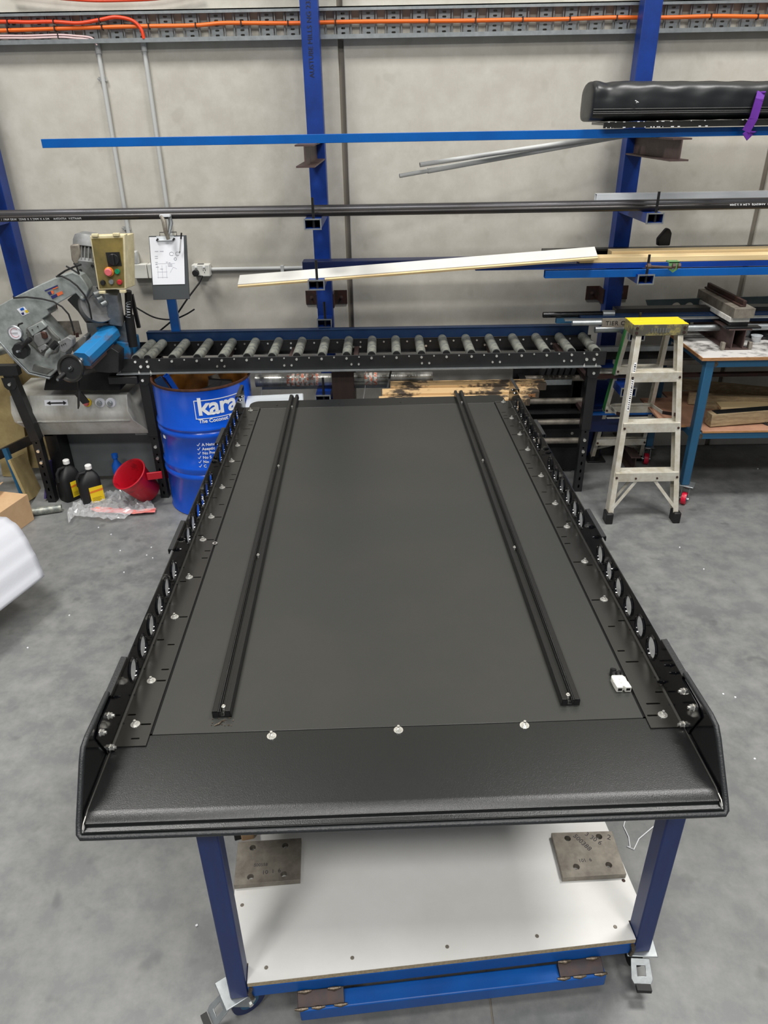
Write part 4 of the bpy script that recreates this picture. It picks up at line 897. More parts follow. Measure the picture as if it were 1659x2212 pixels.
# hoses
for pts in (((160, 905), (320, 895), (500, 915), (640, 950), (740, 1010), (820, 1100), (855, 1200), (880, 1300)), ((670, 650), (740, 645), (830, 690), (920, 760), (1010, 870), (1060, 980), (1080, 1080), (1095, 1160)), ((690, 640), (780, 580), (880, 535), (970, 505)), ((880, 490), (910, 520), (945, 615)), ((790, 525), (870, 570), (950, 620))):
    part(MB().path([sp(x, y, 4.17) for x, y in pts], .005, 8), 'hose', BLKR, bsaw)
# motor with fins
ma, mb_ = sp(1085, 150, 4.40), sp(1075, 560, 4.34); ax_ = (mb_-ma).normalized()
Mm = ax_.to_track_quat('Z', 'Y').to_matrix(); L_ = (mb_-ma).length
part(MB().lathe([(0, -.01), (.05, -.008), (.085, .012), (.094, .04), (.094, .075), (.088, .078)], ma, 32, Mm), 'fan_cover', MOTG, bsaw)
mo = part(MB().lathe([(.072, .07), (.072, L_-.03), (.05, L_-.02)], ma, 28, Mm), 'motor_body', CASTD, bsaw)
for k in range(26):
    th = 2*pi*k/26; r_ = Mm @ V((cos(th), sin(th), 0)); sub(MB().bar(ma+ax_*.07+r_*.078, ma+ax_*(L_-.04)+r_*.078, .004, .018, r_), 'cooling_fin', MOTG, mo, bsaw)
part(MB().lathe([(.0, L_-.06), (.082, L_-.05), (.085, L_-.03), (.06, L_+.01), (0, L_+.02)], ma, 28, Mm), 'motor_flange', MOTG, bsaw)
flatpoly([(830, 275), (940, 260), (965, 380), (950, 490), (880, 500), (850, 450)], 4.28, .09, 'terminal_box', PLATE, .008)
c = sp(1090, 655, 4.28); part(MB().lathe([(0, 0), (.085, 0), (.09, .012), (.09, .06), (.07, .08), (0, .08)], c, 32, Matrix.Rotation(-pi/2, 3, 'X')), 'gearbox_flange', CASTD, bsaw)
for k in range(5): th = k*1.256; part(MB().tube(c+V((cos(th)*.065, -.006, sin(th)*.065)), c+V((cos(th)*.065, 0, sin(th)*.065)), .008, 8), 'flange_bolt', BLKR, bsaw)
c = sp(1180, 980, 4.26); Mg = V((.55, -.8, .25)).to_track_quat('Z', 'Y').to_matrix()
part(MB().lathe([(0, 0), (.06, 0), (.062, .01), (.10, .012), (.105, -.01), (.105, -.05), (.09, -.07), (0, -.07)], c, 36, Mg), 'drive_wheel_cover', MOTG, bsaw)
for a_, b_ in (((1120, 870), (1180, 850)), ((1160, 930), (1220, 910)), ((1210, 990), (1270, 960))): part(MB().tube(sp(*a_, 4.2), sp(*b_, 4.22), .016, 14), 'clamp_boss', GALV, bsaw)
# control box, swung toward the right
cbx = part(MB().prism([[(0, 0), (.15, 0), (.192, .285), (.012, .285)]], sp(1175, 812, 4.12), (1, .12, 0), (0, 0, 1), (.0, .055, 0)), 'control_box_lid', CTRL, bsaw, .004)
part(MB().prism([[(0, 0), (.15, 0), (.192, .285), (.012, .285)]], sp(1185, 812, 4.19), (1, .12, 0), (0, 0, 1), (.02, .10, 0)), 'control_box_body', CTRL, bsaw, .004)
fo = sp(1175, 812, 4.12); ax2 = V((1, .12, 0)).normalized()
def cf(u, v_, d=0): return fo+V((1, .12, 0))*u+Z*v_+V((.12, -1, 0)).normalized()*d
part(MB().prism([[(.008, .01), (.142, .01), (.180, .270), (.018, .270)]], cf(0, 0, .0005), (1, .12, 0), Z, (.0003, -.0025, 0)), 'control_panel', CTRLF, bsaw)
for u, v_ in ((.04, .287), (.15, .287), (.02, -.012), (.13, -.012)): part(MB().box(cf(u, v_, .0), (.035, .02, .016)), 'latch', CTRL, bsaw, .003)
nd = V((.12, -1, 0)).normalized()
def cp_(x, y, d=0):
    q = sp(x, y, 4.12); q = V((q.x, fo.y+(q.x-fo.x)*.12, q.z)); return q+nd*(d+.003)
rw = cp_(1352, 445)
part(MB().prism([[(-.036, -.036), (.036, -.036), (.036, .036), (-.036, .036)]], rw, (1, .12, 0), Z, nd*.004), 'switch_plate', BLKR, bsaw)
part(MB().tube(rw+nd*.004, rw+nd*.02, .03, 24), 'rotary_switch', BLKP, bsaw, .002); part(MB().bar(rw+nd*.024+Z*.028, rw+nd*.024-Z*.028, .012, .012, nd), 'switch_grip', BLKR, bsaw, .002)
for x_, y_, r_, m in ((1302, 592, .025, ORNG), (1298, 592, .020, PINK), (1395, 592, .014, GREENB), (1230, 720, .014, BLKR), (1328, 712, .014, GALV), (1422, 718, .014, REDP)):
    part(MB().lathe([(0, 0), (r_, 0), (r_, .012 if m is not PINK else .026), (r_*.8, .016 if m is not PINK else .03), (0, .016 if m is not PINK else .03)], cp_(x_, y_), 20, nd.to_track_quat('Z', 'Y').to_matrix()), 'push_button', m, bsaw)
flatpoly([(560, 1800), (700, 1790), (960, 1820), (1300, 1780), (1440, 1800), (1440, 2010), (520, 2010)], 4.26, .24, 'machine_body', DARK, .006)
part(MB().bar(sp(1340, 830, 4.22), sp(1400, 1200, 4.3), .075, .06, (0, 1, 0)), 'control_post', MOTG, bsaw, .004)
part(MB().tube(sp(1530, 820, 4.3), sp(1540, 1110, 4.32), .02, 16), 'hydraulic_cylinder', BLKR, bsaw)
part(MB().tube(sp(1540, 1110, 4.32), sp(1590, 1480, 4.32), .028, 16), 'hydraulic_body', BLKR, bsaw)
mb = MB()
hp = [sp(1530+.03*k, 950+k*6.5, 4.28)+V((cos(k*1.3)*.012, sin(k*1.3)*.012, 0)) for k in range(30)]
part(mb.path(hp, .003, 6), 'spring', GALV, bsaw)
part(MB().bar(sp(1570, 860, 4.4), sp(1659, 1260, 4.4), .02, .02), 'strut', BLKS, bsaw)
# fence plate, vice
flatpoly([(1025, 1185), (1500, 1190), (1540, 1432), (1065, 1425)], 4.34, .012, 'fence_plate', GALV, .002)
flatpoly([(610, 1190), (930, 1180), (975, 1340), (700, 1370)], 4.32, .012, 'blade_guard', PLATE, .002)
flatpoly([(1145, 1260), (1380, 1235), (1400, 1380), (1200, 1400)], 4.315, .02, 'vice_jaw', BLUEV, .004)
va, vb = sp(980, 1640, 4.0), sp(1330, 1310, 4.30); vd = (vb-va).normalized(); upv = V((0, 0, 1)); upv = (upv-vd*upv.dot(vd)).normalized(); sdv = vd.cross(upv)
oct_ = [(-.055, -.02), (-.055, .02), (-.035, .042), (.035, .042), (.055, .02), (.055, -.02), (.04, -.04), (-.04, -.04)]
part(MB().prism([oct_], va, sdv, upv, vb-va), 'vice_arm', BLUEV, bsaw, .002)
part(MB().prism([[(.0, 0), (.04, 0), (.04, .02), (0, .02)]], va+upv*-.06, sdv, upv, (vb-va)*.8), 'vice_rail', RUSTY, bsaw, .002)
hw = sp(845, 1745, 3.93); Mh = V((-.12, -.95, .30)).to_track_quat('Z', 'Y').to_matrix()
part(MB().lathe([(.062, -.01), (.072, -.012), (.078, -.004), (.078, .006), (.072, .012), (.062, .008), (.058, 0), (.062, -.01)], hw, 40, Mh), 'handwheel_rim', GLOSSF, bsaw)
part(MB().lathe([(0, -.008), (.064, -.006), (.064, .0), (.02, .002), (.018, .008), (.0, .008)], hw, 32, Mh), 'handwheel_disc', BLKP, bsaw)
part(MB().tube(hw+Mh @ V((0, 0, .006)), hw+Mh @ V((0, 0, .016)), .006, 8), 'hub_nut', GALV, bsaw)
part(MB().tube(hw, va+vd*.02, .014, 12), 'vice_screw', GALV, bsaw)
ka = sp(770, 1810, 3.93); part(MB().tube(ka, sp(690, 1880, 3.88), .013, 14), 'crank_handle', BLKR, bsaw, .002); part(MB().tube(sp(684, 1884, 3.876), sp(690, 1880, 3.88), .008, 10), 'handle_bolt', GALV, bsaw)
# machine bed below the vice
flatpoly([(1360, 1430), (1540, 1440), (1560, 1560), (1560, 1700), (1380, 1720), (1290, 1600)], 4.30, .2, 'vice_bed', BLUEV, .006)
flatpoly([(1080, 1700), (1330, 1500), (1420, 1560), (1420, 1800), (1290, 1800), (1150, 1790)], 4.16, .10, 'vice_body', BLKS, .006)
part(MB().bar(sp(935, 1880, 4.03), at(170, 880, 4.1), .03, .006, (1, 0, 0)), 'ruler_bar', BLKP, bsaw)
part(MB().bb((at(60, 0, 4.2).x, 4.22, .80), (-1.50, 4.62, .845)), 'machine_table', BLKS, bsaw, .004)
# base: faceted tray cabinet
zt_, zf_, zb_ = at(150, 854, 4.3).z, at(150, 889, 4.27).z, at(150, 910, 4.27).z
XA, XB_ = at(17, 855, 4.28).x, at(272, 855, 4.28).x
zu_ = at(150, 936, 4.36).z
def basepoly(x): return [(x, 4.62, zt_+.015), (x, 4.30, zt_), (x, 4.26, zf_), (x, 4.27, zb_), (x, 4.34, zu_), (x, 4.62, zu_)]
mb = MB(); A_, B_ = basepoly(XA), basepoly(XB_+.0)
A_ = [(XA+(.0, 0, .0, .0, .09, .09)[i], y, z) for i, (x, y, z) in enumerate(A_)]; B_ = [(XB_+(.0, 0, .0, .02, .10, .10)[i], y, z) for i, (x, y, z) in enumerate(B_)]
mb.add(A_+B_, [(i, (i+1) % 6, 6+(i+1) % 6, 6+i) for i in range(6)]+[tuple(range(6)), tuple(reversed(range(6, 12)))])
part(mb, 'base_cabinet', STEELB, bsaw, .003)
part(MB().bb((XA+.02, 4.266, zb_-.004), (XB_+.0, 4.272, zb_+.002)), 'base_seam', ZINC, bsaw)
def fp(px, py): return at(px, py, 4.28)
c = fp(107, 870); part(MB().prism([[(0, 0), (.145, 0), (.145, .04), (0, .04)]], at(98, 878, 4.278), X, (0, .2, 1), (0, -.003, 0)), 'arrow_sticker', PAPER, bsaw)
q = at(98, 878, 4.273); part(MB().prism([[(.01, .02), (.035, .032), (.035, .024), (.115, .024), (.115, .034), (.135, .02), (.115, .008), (.115, .016), (.035, .016), (.035, .008)]], q, X, (0, .2, 1), (0, -.001, 0)), 'arrow_print', BLKR, bsaw)
for px, m1, r1 in ((189, YELB, .026), (217, PAPER, .03), (240, PAPER, .03)):
    c = fp(px, 869); part(MB().tube(c-Y_*.012, c+Y_*.005, r1, 24), 'button_ring', m1, bsaw, .002)
    part(MB().tube(c-Y_*.03, c-Y_*.012, .016, 20), 'base_button', PINK if px == 189 else GALV, bsaw, .003)
part(MB().bar(at(168, 848, 4.16), at(186, 870, 4.2), .045, .01, (0, 1, 0)), 'stop_lever', BLKP, bsaw)
part(MB().bb((XA+.2, 4.5, .05), (XB_+.08, 4.56, zu_)), 'stand_panel', GREYC, bsaw, .003)
part(MB().bb((XA+.12, 4.36, .0), (XA+.2, 4.6, zu_)), 'stand_side', BLKS, bsaw)
part(MB().bb((XA+.10, 4.36, zu_-.02), (XA+.18, 4.40, zu_)).bb((XB_-.02, 4.36, zu_-.02), (XB_+.06, 4.40, zu_)), 'mount_pad', CAST, bsaw, .003)
part(MB().bb((XB_-.14, 4.28, .79), (XB_-.06, 4.40, .84)), 'square_tube', BLKS, bsaw)

# ================================================================== THINGS BY THE SAW
solo(MB().bar(at(35, 705, 4.80), at(75, 1010, 4.66), .30, .016, (-.25, 1, 0)), 'yellow_panel', YBRD, 'yellowish board leaning behind the saw at the left edge', 'board')
solo(MB().bar((-2.62, 4.62, .0), (-2.55, 4.7, .95), .2, .012, (0, 1, 0)), 'yellow_panel', YBRD, 'second yellowish board low at the left picture edge', 'board')
solo(MB().bar(at(-40, 1000, 4.45), at(86, 940, 4.5), .03, .06), 'black_beam', BLKS, 'black bar running low behind the left stand leg', 'steel bar')
solo(MB().bar((-2.42, 4.28, 0), (-2.50, 4.36, .33), .03, .03, Y_), 'blue_post', TEALB, 'short blue steel post at the far left edge near the floor', 'steel post')
solo(MB().bar((-2.36, 4.30, 0), (-2.44, 4.36, .27), .25, .016, (1, .1, 0)), 'board_offcut', YBRD, 'board offcut leaning at the left beside the blue post', 'board')
solo(MB().bar((-2.27, 4.33, 0), (-2.22, 4.38, .24), .2, .012, (1, .1, 0)), 'purple_sheet', mat('purple_edge', (70, 60, 110), .6), 'thin purple edged sheet leaning beside the left stand leg', 'sheet')
a, b = on(38, 1111, .025), on(133, 1097, .025)
solo(MB().tube(a-(b-a)*.3, b, .025, 20, hollow=.2), 'loose_roller', ROLL_M, 'loose steel roller tube lying on the floor before the black bottles', 'roller')

def jug(c, rz, label):
    t = thing('black_jerry_bottle', label, 'bottle', c, 'black jug bottles under the saw'); c = V(c)
    M = Matrix.Rotation(rz, 3, 'Z'); N = 28; rows = [(0, .96), (.006, 1), (.15, 1), (.175, .93), (.20, .74), (.222, .42), (.23, .24), (.245, .22)]
    mb = MB()
    for z, s in rows:
        for j in range(N):
            th = 2*pi*j/N; ca, sa = cos(th), sin(th); q = (abs(ca)**5+abs(sa)**5)**(-.2)
            ox = (.0 if z < .16 else .018*(z-.15)/.08)
            mb.v.append(M @ V((ca*q*.068*s+ox, sa*q*.052*s, z))+c)
    for i in range(len(rows)-1):
        for j in range(N): k = (j+1) % N; mb.f.append((i*N+j, i*N+k, (i+1)*N+k, (i+1)*N+j))
    mb.f += [tuple(range(N)), tuple(range((len(rows)-1)*N, len(rows)*N))]
    part(mb, 'bottle_body', BLKR, t, 0, 40)
    part(MB().lathe([(.019, .243), (.021, .245), (.021, .268), (.017, .272), (0, .272)], c+M @ V((.018, 0, 0)), 20), 'cap', WHITEP, t)
    part(MB().path([M @ V(p)+c for p in ((-.01, -.0, .225), (-.045, -.0, .225), (-.064, -.0, .20), (-.066, -.0, .14))], .011, 10), 'handle', BLKR, t)
    lb = MB().prism([[(0, 0), (.085, 0), (.085, .11), (0, .11)]], M @ V((-.02, -.0528, .025))+c, M @ X, Z, M @ V((0, -.0008, 0)))
    part(lb, 'label', YELB, t); part(MB().prism([[(0, .07), (.085, .075), (.085, .09), (0, .083)]], M @ V((-.02, -.0538, .025))+c, M @ X, Z, M @ V((0, -.0004, 0))), 'label_band', ORNG, t)
    mb = MB()
    for k in range(5): mb.add([M @ V((-.01, -.0542, .035+k*.006))+c, M @ V((.05-.006*(k % 3), -.0542, .035+k*.006))+c, M @ V((.05-.006*(k % 3), -.0542, .0365+k*.006))+c, M @ V((-.01, -.0542, .0365+k*.006))+c], [(0, 1, 2, 3)])
    part(mb, 'label_print', BLKR, t)
jug((-2.10, 4.28, 0), .95, 'rear black plastic bottle with white cap, left of its twin')
jug((-1.93, 4.20, 0), .62, 'front black plastic bottle with yellow label, nearest the red bucket')
c = on(183, 1015, .18); solo(MB().lathe([(0, -.19), (.03, -.19), (.032, -.05), (.014, -.02), (.014, .0), (.02, .002), (.02, .03), (0, .035)], V((-1.80, 4.38, .24)), 20), 'spray_bottle', BLUEP, 'small blue bottle between the black bottles and the bucket', 'bottle')
# tilted red bucket (measuring jug)
bk = thing('red_bucket', 'tilted red plastic bucket with handle lying on clear plastic', 'bucket', (-1.60, 4.15, 0))
axb = V((-.36, -.50, .92)).normalized(); Mb = axb.to_track_quat('Z', 'Y').to_matrix(); cb0 = V((-1.56, 4.22, .065))
part(MB().lathe([(0, 0), (.078, 0), (.083, .006), (.108, .205), (.116, .208), (.117, .216), (.110, .218), (.104, .21), (.079, .008), (0, .008)], cb0, 48, Mb), 'bucket_body', REDB, bk)
part(MB().bar(cb0+Mb @ V((.10, .04, .17)), cb0+Mb @ V((.16, .10, .13)), .014, .05), 'handle', REDB, bk, .004)
so = thing('red_packet', 'red and white packet standing behind the red bucket', 'packet', (-1.4, 4.3, .0))
part(MB().bar((-1.50, 4.33, .14), (-1.28, 4.36, .12), .02, .05), 'packet_body', REDP, so, .002); part(MB().bar((-1.31, 4.335, .125), (-1.285, 4.34, .123), .022, .03), 'white_mark', WHT, so)
# crumpled plastic on the floor
def crumple(outline, zf, n, amp, m, name, label, cat, seed=1):
    random.seed(seed)
    pts = [on(x, y, 0) for x, y in outline]; cx_ = sum(p.x for p in pts)/len(pts); cy_ = sum(p.y for p in pts)/len(pts)
    bm_ = bmesh.new(); vs = [bm_.verts.new((p.x, p.y, .006)) for p in pts]; bm_.faces.new(vs)
    bmesh.ops.triangulate(bm_, faces=bm_.faces[:]); bmesh.ops.subdivide_edges(bm_, edges=bm_.edges[:], cuts=n, use_grid_fill=True)
    for _ in range(2): bmesh.ops.subdivide_edges(bm_, edges=[e for e in bm_.edges if e.calc_length() > .03], cuts=1)
    bmesh.ops.triangulate(bm_, faces=bm_.faces[:])
    for v in bm_.verts:
        x, y = v.co.x, v.co.y
        v.co.z = .006+zf(x, y)+amp*abs(sin(x*41+y*23+seed)*cos(y*53-x*17)+.5*sin(x*97+y*61))
    me = bpy.data.meshes.new(name); bm_.to_mesh(me); bm_.free(); me.materials.append(m); o = bpy.data.objects.new(name, me); COL.objects.link(o)
    c = V((cx_, cy_, 0))
    for v in me.vertices: v.co -= c
    o.location = c; sm = o.modifiers.new('solid', 'SOLIDIFY'); sm.thickness = .0008
    return tag(o, label, cat)
crumple([(150, 1138), (147, 1112), (160, 1095), (200, 1078), (240, 1070), (300, 1060), (325, 1085), (338, 1110), (290, 1116), (270, 1128), (235, 1130), (190, 1124), (163, 1120)], lambda x, y: .012, 4, .026, PLAST, 'plastic_wrap', 'crumpled clear plastic wrap with red print under the red bucket', 'plastic wrap')
crumple([(195, 1105), (215, 1100), (290, 1108), (338, 1103), (336, 1112), (290, 1116), (210, 1112)], lambda x, y: .012, 2, .004, mat('red_film', (226, 96, 96), .4, 0, (236, 170, 160), 12, .9), 'red_film', 'strip of red printed film inside the plastic wrap', 'film', 3)
crumple([(275, 1078), (283, 990), (310, 1000), (320, 1060), (310, 1080)], lambda x, y: .05, 3, .03, PLAST, 'plastic_wrap', 'clear plastic bag behind the red bucket by the stand leg', 'plastic wrap', 5)

# cardboard box and foam sheet
bxx = thing('cardboard_box', 'torn cardboard box under the white foam at the left edge', 'box', on(20, 1150, 0))
a = on(56, 1150, 0)
part(MB().box((a.x-.30, a.y+.06, .09), (.5, .34, .18), Matrix.Rotation(-.25, 3, 'Z')), 'box_body', CARD, bxx, .002)
for dx, dy, rz_ in ((-.20, -.17, .5), (-.05, .12, -.4), (-.3, .2, .2)): part(MB().box((a.x-.22+dx, a.y+dy+.04, .2), (.2, .12, .004), Matrix.Rotation(rz_, 3, 'Y')), 'flap', CARD, bxx)
A_, B_ = on(96, 1245, .20), on(0, 1320, .20); dg_ = (B_-A_).normalized()
pr = [on(96, 1245, .20), on(88, 1222, .245), on(76, 1196, .30), on(62, 1170, .35), on(48, 1146, .395), on(32, 1128, .425), on(14, 1118, .44), on(-10, 1112, .445), on(-60, 1105, .44)]
mb = MB(); nt_ = 40
fine = []
for i in range(len(pr)-1):
    for k in range(5): fine.append(lerp(pr[i], pr[i+1], k/5))
fine.append(pr[-1])
for i, p in enumerate(fine):
    for j in range(nt_+1):
        q = p+dg_*(j*.035); q = q+V((0, 0, .0035*sin(i*.9))); mb.v.append(q)
for i in range(len(fine)-1):
    for j in range(nt_): k = i*(nt_+1)+j; mb.f.append((k, k+1, k+nt_+2, k+nt_+1))
fo_ = solo(mb, 'foam_sheet', FOAM, 'curved sheet of white packing foam at the left picture edge', 'foam sheet', smooth=60)
sm = fo_.modifiers.new('solid', 'SOLIDIFY'); sm.thickness = .008

# debris on the floor
specks = [(213, 1140), (240, 1155), (330, 1206), (327, 1183), (317, 1200), (268, 1237), (1468, 1183), (1637, 1013), (1562, 1500), (1588, 1507), (425, 2000), (450, 1855), (1345, 1015), (1268, 1142), (150, 1330), (60, 1400), (1630, 1640), (1520, 1230), (1440, 1870), (260, 1190)]
for i, (x, y) in enumerate(specks):
    p = on(x, y, 0); solo(MB().box(p+Z*.002, (.007, .006, .004), Matrix.Rotation(i, 3, 'Z')), 'paper_scrap', WHT, 'tiny white scrap lying on the concrete floor', 'scrap', 'scraps on the floor')
p = [on(x, y, .003) for x, y in ((1353, 1745), (1352, 1765), (1347, 1785), (1358, 1808), (1361, 1830), (1354, 1828), (1369, 1835), (1380, 1812), (1400, 1795), (1418, 1780))]
solo(MB().path(p, .0018, 6), 'white_string', WHT, 'thin white string lying on the floor behind the right trolley leg', 'string')

# ================================================================== TROLLEY
ta = radians(5.6); T0 = V((-.442, 1.073, 0)); TM = Matrix.Rotation(ta, 3, 'Z')
tr_ = bpy.data.objects.new('trolley', None); COL.objects.link(tr_); tr_.location = T0; tr_.rotation_euler = (0, 0, ta); tr_.empty_display_size = .1
tag(tr_, 'blue steel trolley on casters with white shelf, carrying the black tray', 'trolley')
TW, TL = 1.17, 1.75
for u, v_ in ((0, 0), (TW-.05, 0), (0, TL-.05), (TW-.05, TL-.05)):
    MB().bb((u, v_, .125), (u+.05, v_+.05, .868)).build('leg', TROLLEG, tr_, .004)
MB().bb((.05, .0, .125), (TW-.05, .05, .173)).build('front_beam', TROLB, tr_, .004)
MB().bb((.05, TL-.05, .125), (TW-.05, TL, .173)).build('rear_beam', TROLB, tr_, .004)
for u in (0, TW-.05): MB().bb((u, .05, .125), (u+.05, TL-.05, .173)).build('side_beam', TROLB, tr_, .004)
for v_ in (0, TL-.05): MB().bb((.05, v_, .83), (TW-.05, v_+.05, .868)).build('top_beam', TROLB, tr_, .004)
MB().bb((.185, -.042, .06), (1.03, .006, .108)).build('step_beam', TROLB, tr_, .004)
for u in (.18, .90): 
    pl_ = MB().prism([[(-.034, .108), (-.035, .112), (-.004, .130), (-.001, .130), (-.001, .108)]], (u, 0, 0), Y_, Z, (.125, 0, 0)).build('weld_plate', WELD, tr_, .001)
    for k, (du, dz, dv) in enumerate(((.02, .131, -.004), (.10, .131, -.004), (.01, .109, -.036), (.055, .109, -.036), (.115, .109, -.036))):
        MB().path([(u+du-.018, dv, dz), (u+du, dv-.002, dz+.001), (u+du+.018, dv, dz)], .005, 8, rs=[.003, .006, .003]).build('weld_bead', BEAD, pl_)
bo = [(.052, .0), (TW-.052, .0), (TW-.052, .053), (TW+.002, .053), (TW+.002, TL-.055), (TW-.052, TL-.055), (TW-.052, TL), (.052, TL), (.052, TL-.055), (-.002, TL-.055), (-.002, .053), (.052, .053)]
sb = MB().prism([bo], (0, 0, .1745), X, Y_, (0, 0, .0155)).build('shelf_core', CHIP, tr_)
bo2 = [(x, y) for x, y in bo]
MB().prism([bo2], (0, 0, .1905), X, Y_, (0, 0, .0012)).build('shelf_top', WHITEP, tr_)
def tl(px, py, z):
    p = on(px, py, z)-T0; return (p.x*cos(ta)+p.y*sin(ta), -p.x*sin(ta)+p.y*cos(ta))
for px, py in ((575, 2090), (761, 2069), (966, 2045), (1160, 2022), (1329, 2002), (523, 1955), (1347, 1902)):
    u, v_ = tl(px, py, .192); MB().lathe([(0, .0012), (.0045, .0012), (.0055, .0)], (u, v_, .192), 12).build('screw', RUSTP if px == 1347 else PLATE, tr_)
for px in (530, 1357):
    u = .03 if px < 800 else TW-.03
    MB().path([(u+(.03 if px < 800 else -.03), -.003, .172), (u+(.025 if px < 800 else -.025), -.004, .15), (u+(.03 if px < 800 else -.03), -.003, .126)], .006, 8).build('weld_bead', BEAD, tr_)
caster(V((.01, .03, .125)), tr_, BLUEN, .05, 2.4-pi-.35, True, 1, True, 1)
caster(V((TW-.02, .03, .125)), tr_, BLKR, .05, -.15, True, 1, True, 1)
caster(V((.02, TL-.03, .125)), tr_, BLUEN, .05, .6, False, 1, True, 1)
caster(V((TW-.03, TL-.03, .125)), tr_, BLKR, .05, .6, False, 1, True, 1)

# steel plates on the shelf
def bplate(cn_, holes, label, marks, rz_):
    P = [on(x, y, .2125) for x, y in cn_]; o_ = P[0]; L = [[((p-o_).x, (p-o_).y) for p in P]]
    for x, y in holes: q = on(x, y, .2125)-o_; L.append(circ(q.x, q.y, .0095, 16))
    t = thing('steel_plate', label, 'steel plate', V((o_.x, o_.y, .192)), 'drilled steel plates on the trolley shelf')
    part(MB().prism(L, o_, X, Y_, (0, 0, -.019)), 'plate_body', PLATE, t, .0008)
    for txt, x, y, size, rot in marks:
        q = on(x, y, .2125); m_ = text_mb(txt, size, .00015); R2 = Matrix.Rotation(rot, 3, 'Z'); m_.v = [R2 @ p+q+Z*.0003 for p in m_.v]; part(m_, 'chalk_marking', mat('marker_ink', (62, 58, 62), .7), t)
bplate([(505, 1912), (648, 1900), (651, 1810), (514, 1819)], [(541, 1894), (613, 1888), (546, 1831), (616, 1826)], 'left drilled steel plate on the white shelf, marked 10 1 6', [('10  1  6', 566, 1889, .018, .12), ('500558', 548, 1872, .014, .05)], 0)
bplate([(1216, 1896), (1353, 1888), (1322, 1795), (1191, 1799)], [(1245, 1872), (1315, 1868), (1226, 1811), (1294, 1807)], 'right drilled steel plate on the white shelf, marked 500388', [('500388', 1237, 1806, .022, -.95), ('3 30 6', 1262, 1803, .022, -.75), ('101  6', 1251, 1863, .016, .1), ('2', 1310, 1812, .026, -.4)], 0)
wbk = on(519, 1812, .20); t = thing('wood_block', 'broken brown wood block beside the left trolley leg', 'wood block', V((wbk.x, wbk.y, .192)))
part(MB().box((wbk.x-.012, wbk.y+.03, .222), (.03, .06, .06), Matrix.Rotation(.3, 3, 'Z')), 'rubber_side', BLKR, t, .003); part(MB().box((wbk.x+.018, wbk.y+.03, .221), (.04, .06, .058), Matrix.Rotation(.2, 3, 'Z')), 'wood_side', CARD, t, .004)

# ================================================================== BLACK VEHICLE TRAY ON THE TROLLEY
b_ = radians(1.6); BO = V((.029, 1.026, 0))
tray = bpy.data.objects.new('vehicle_tray', None); COL.objects.link(tray); tray.location = BO; tray.rotation_euler = (0, 0, b_); tray.empty_display_size = .1
tag(tray, 'large black sheet metal vehicle tray with perforated side plates lying on the trolley', 'vehicle tray')
def P_(mb, name, m, top=None, bevel=0, smooth=35): return mb.build(name, m, top or tray, bevel, smooth)
ZS = .900
SL = [(-.662, 2.364, 0), (-.619, 2.304, 0), (-.621, 2.257, 0), (-.632, 2.204, 1), (-.627, 2.123, 0), (-.661, 2.072, 0), (-.659, 1.786, 0), (-.618, 1.703, 0), (-.618, 1.655, 0), (-.661, 1.497, 0), (-.625, 1.439, 0), (-.66, 1.207, 0), (-.617, 1.101, 0), (-.618, 1.055, 0), (-.662, .917, 0), (-.663, .623, 0), (-.628, .6, 0), (-.62, .495, 0), (-.664, .329, 0), (-.634, .249, 0)]
SR = [(.666, 2.397, 0), (.622, 2.336, 0), (.622, 2.29, 0), (.63, 2.155, 0), (.663, 2.107, 0), (.663, 1.816, 0), (.619, 1.733, 0), (.619, 1.685, 0), (.661, 1.526, 0), (.627, 1.467, 0), (.662, 1.232, 0), (.619, 1.125, 0), (.619, 1.079, 0), (.657, .941, 0), (.666, .643, 0), (.629, .618, 0), (.622, .51, 0), (.637, .464, 1), (.667, .346, 0), (.637, .306, 1)]
BVL = [.295, .451, .728, .939, 1.175, 1.339, 1.583, 1.836, 2.006, 2.452]; BVR = [.266, .748, .961, 1.191, 1.367, 1.608, 1.873, 2.048, 2.252, 2.479]
# base pan with rounded rear corners
def rr(x0, y0, x1, y1, r, n=6):
    out = [(x0, y0), (x1, y0)]
    for k in range(n+1): t_ = pi/2*k/n; out.append((x1-r+r*cos(t_), y1-r+r*sin(t_)))
    for k in range(n+1): t_ = pi/2+pi/2*k/n; out.append((x0+r+r*cos(t_), y1-r+r*sin(t_)))
    return out
P_(MB().prism([rr(-.664, .20, .664, 2.60, .05)], (0, 0, .872), X, Y_, (0, 0, .012)), 'base_pan', LIP, None, .002)
P_(MB().bb((-.655, .24, .868), (.655, 2.55, .872)), 'underside', DARK)
P_(MB().prism([rr(-.662, 2.487, .662, 2.60, .05)], (0, 0, .884), X, Y_, (0, 0, ZS-.001-.884)), 'rear_border', LIP, None, .002)
P_(MB().prism([[(-.5975, .2622), (.5975, .2622), (.5975, 2.484), (-.5975, 2.484)]], (0, 0, ZS-.004), X, Y_, (0, 0, .004)), 'floor_sheet', SHEET, None, .0006)
for u in (-.52, -.2, .12, .45): P_(MB().tube((u, 2.53, ZS-.001), (u, 2.53, ZS+.001), .004, 10), 'pop_rivet', GLOSSF)
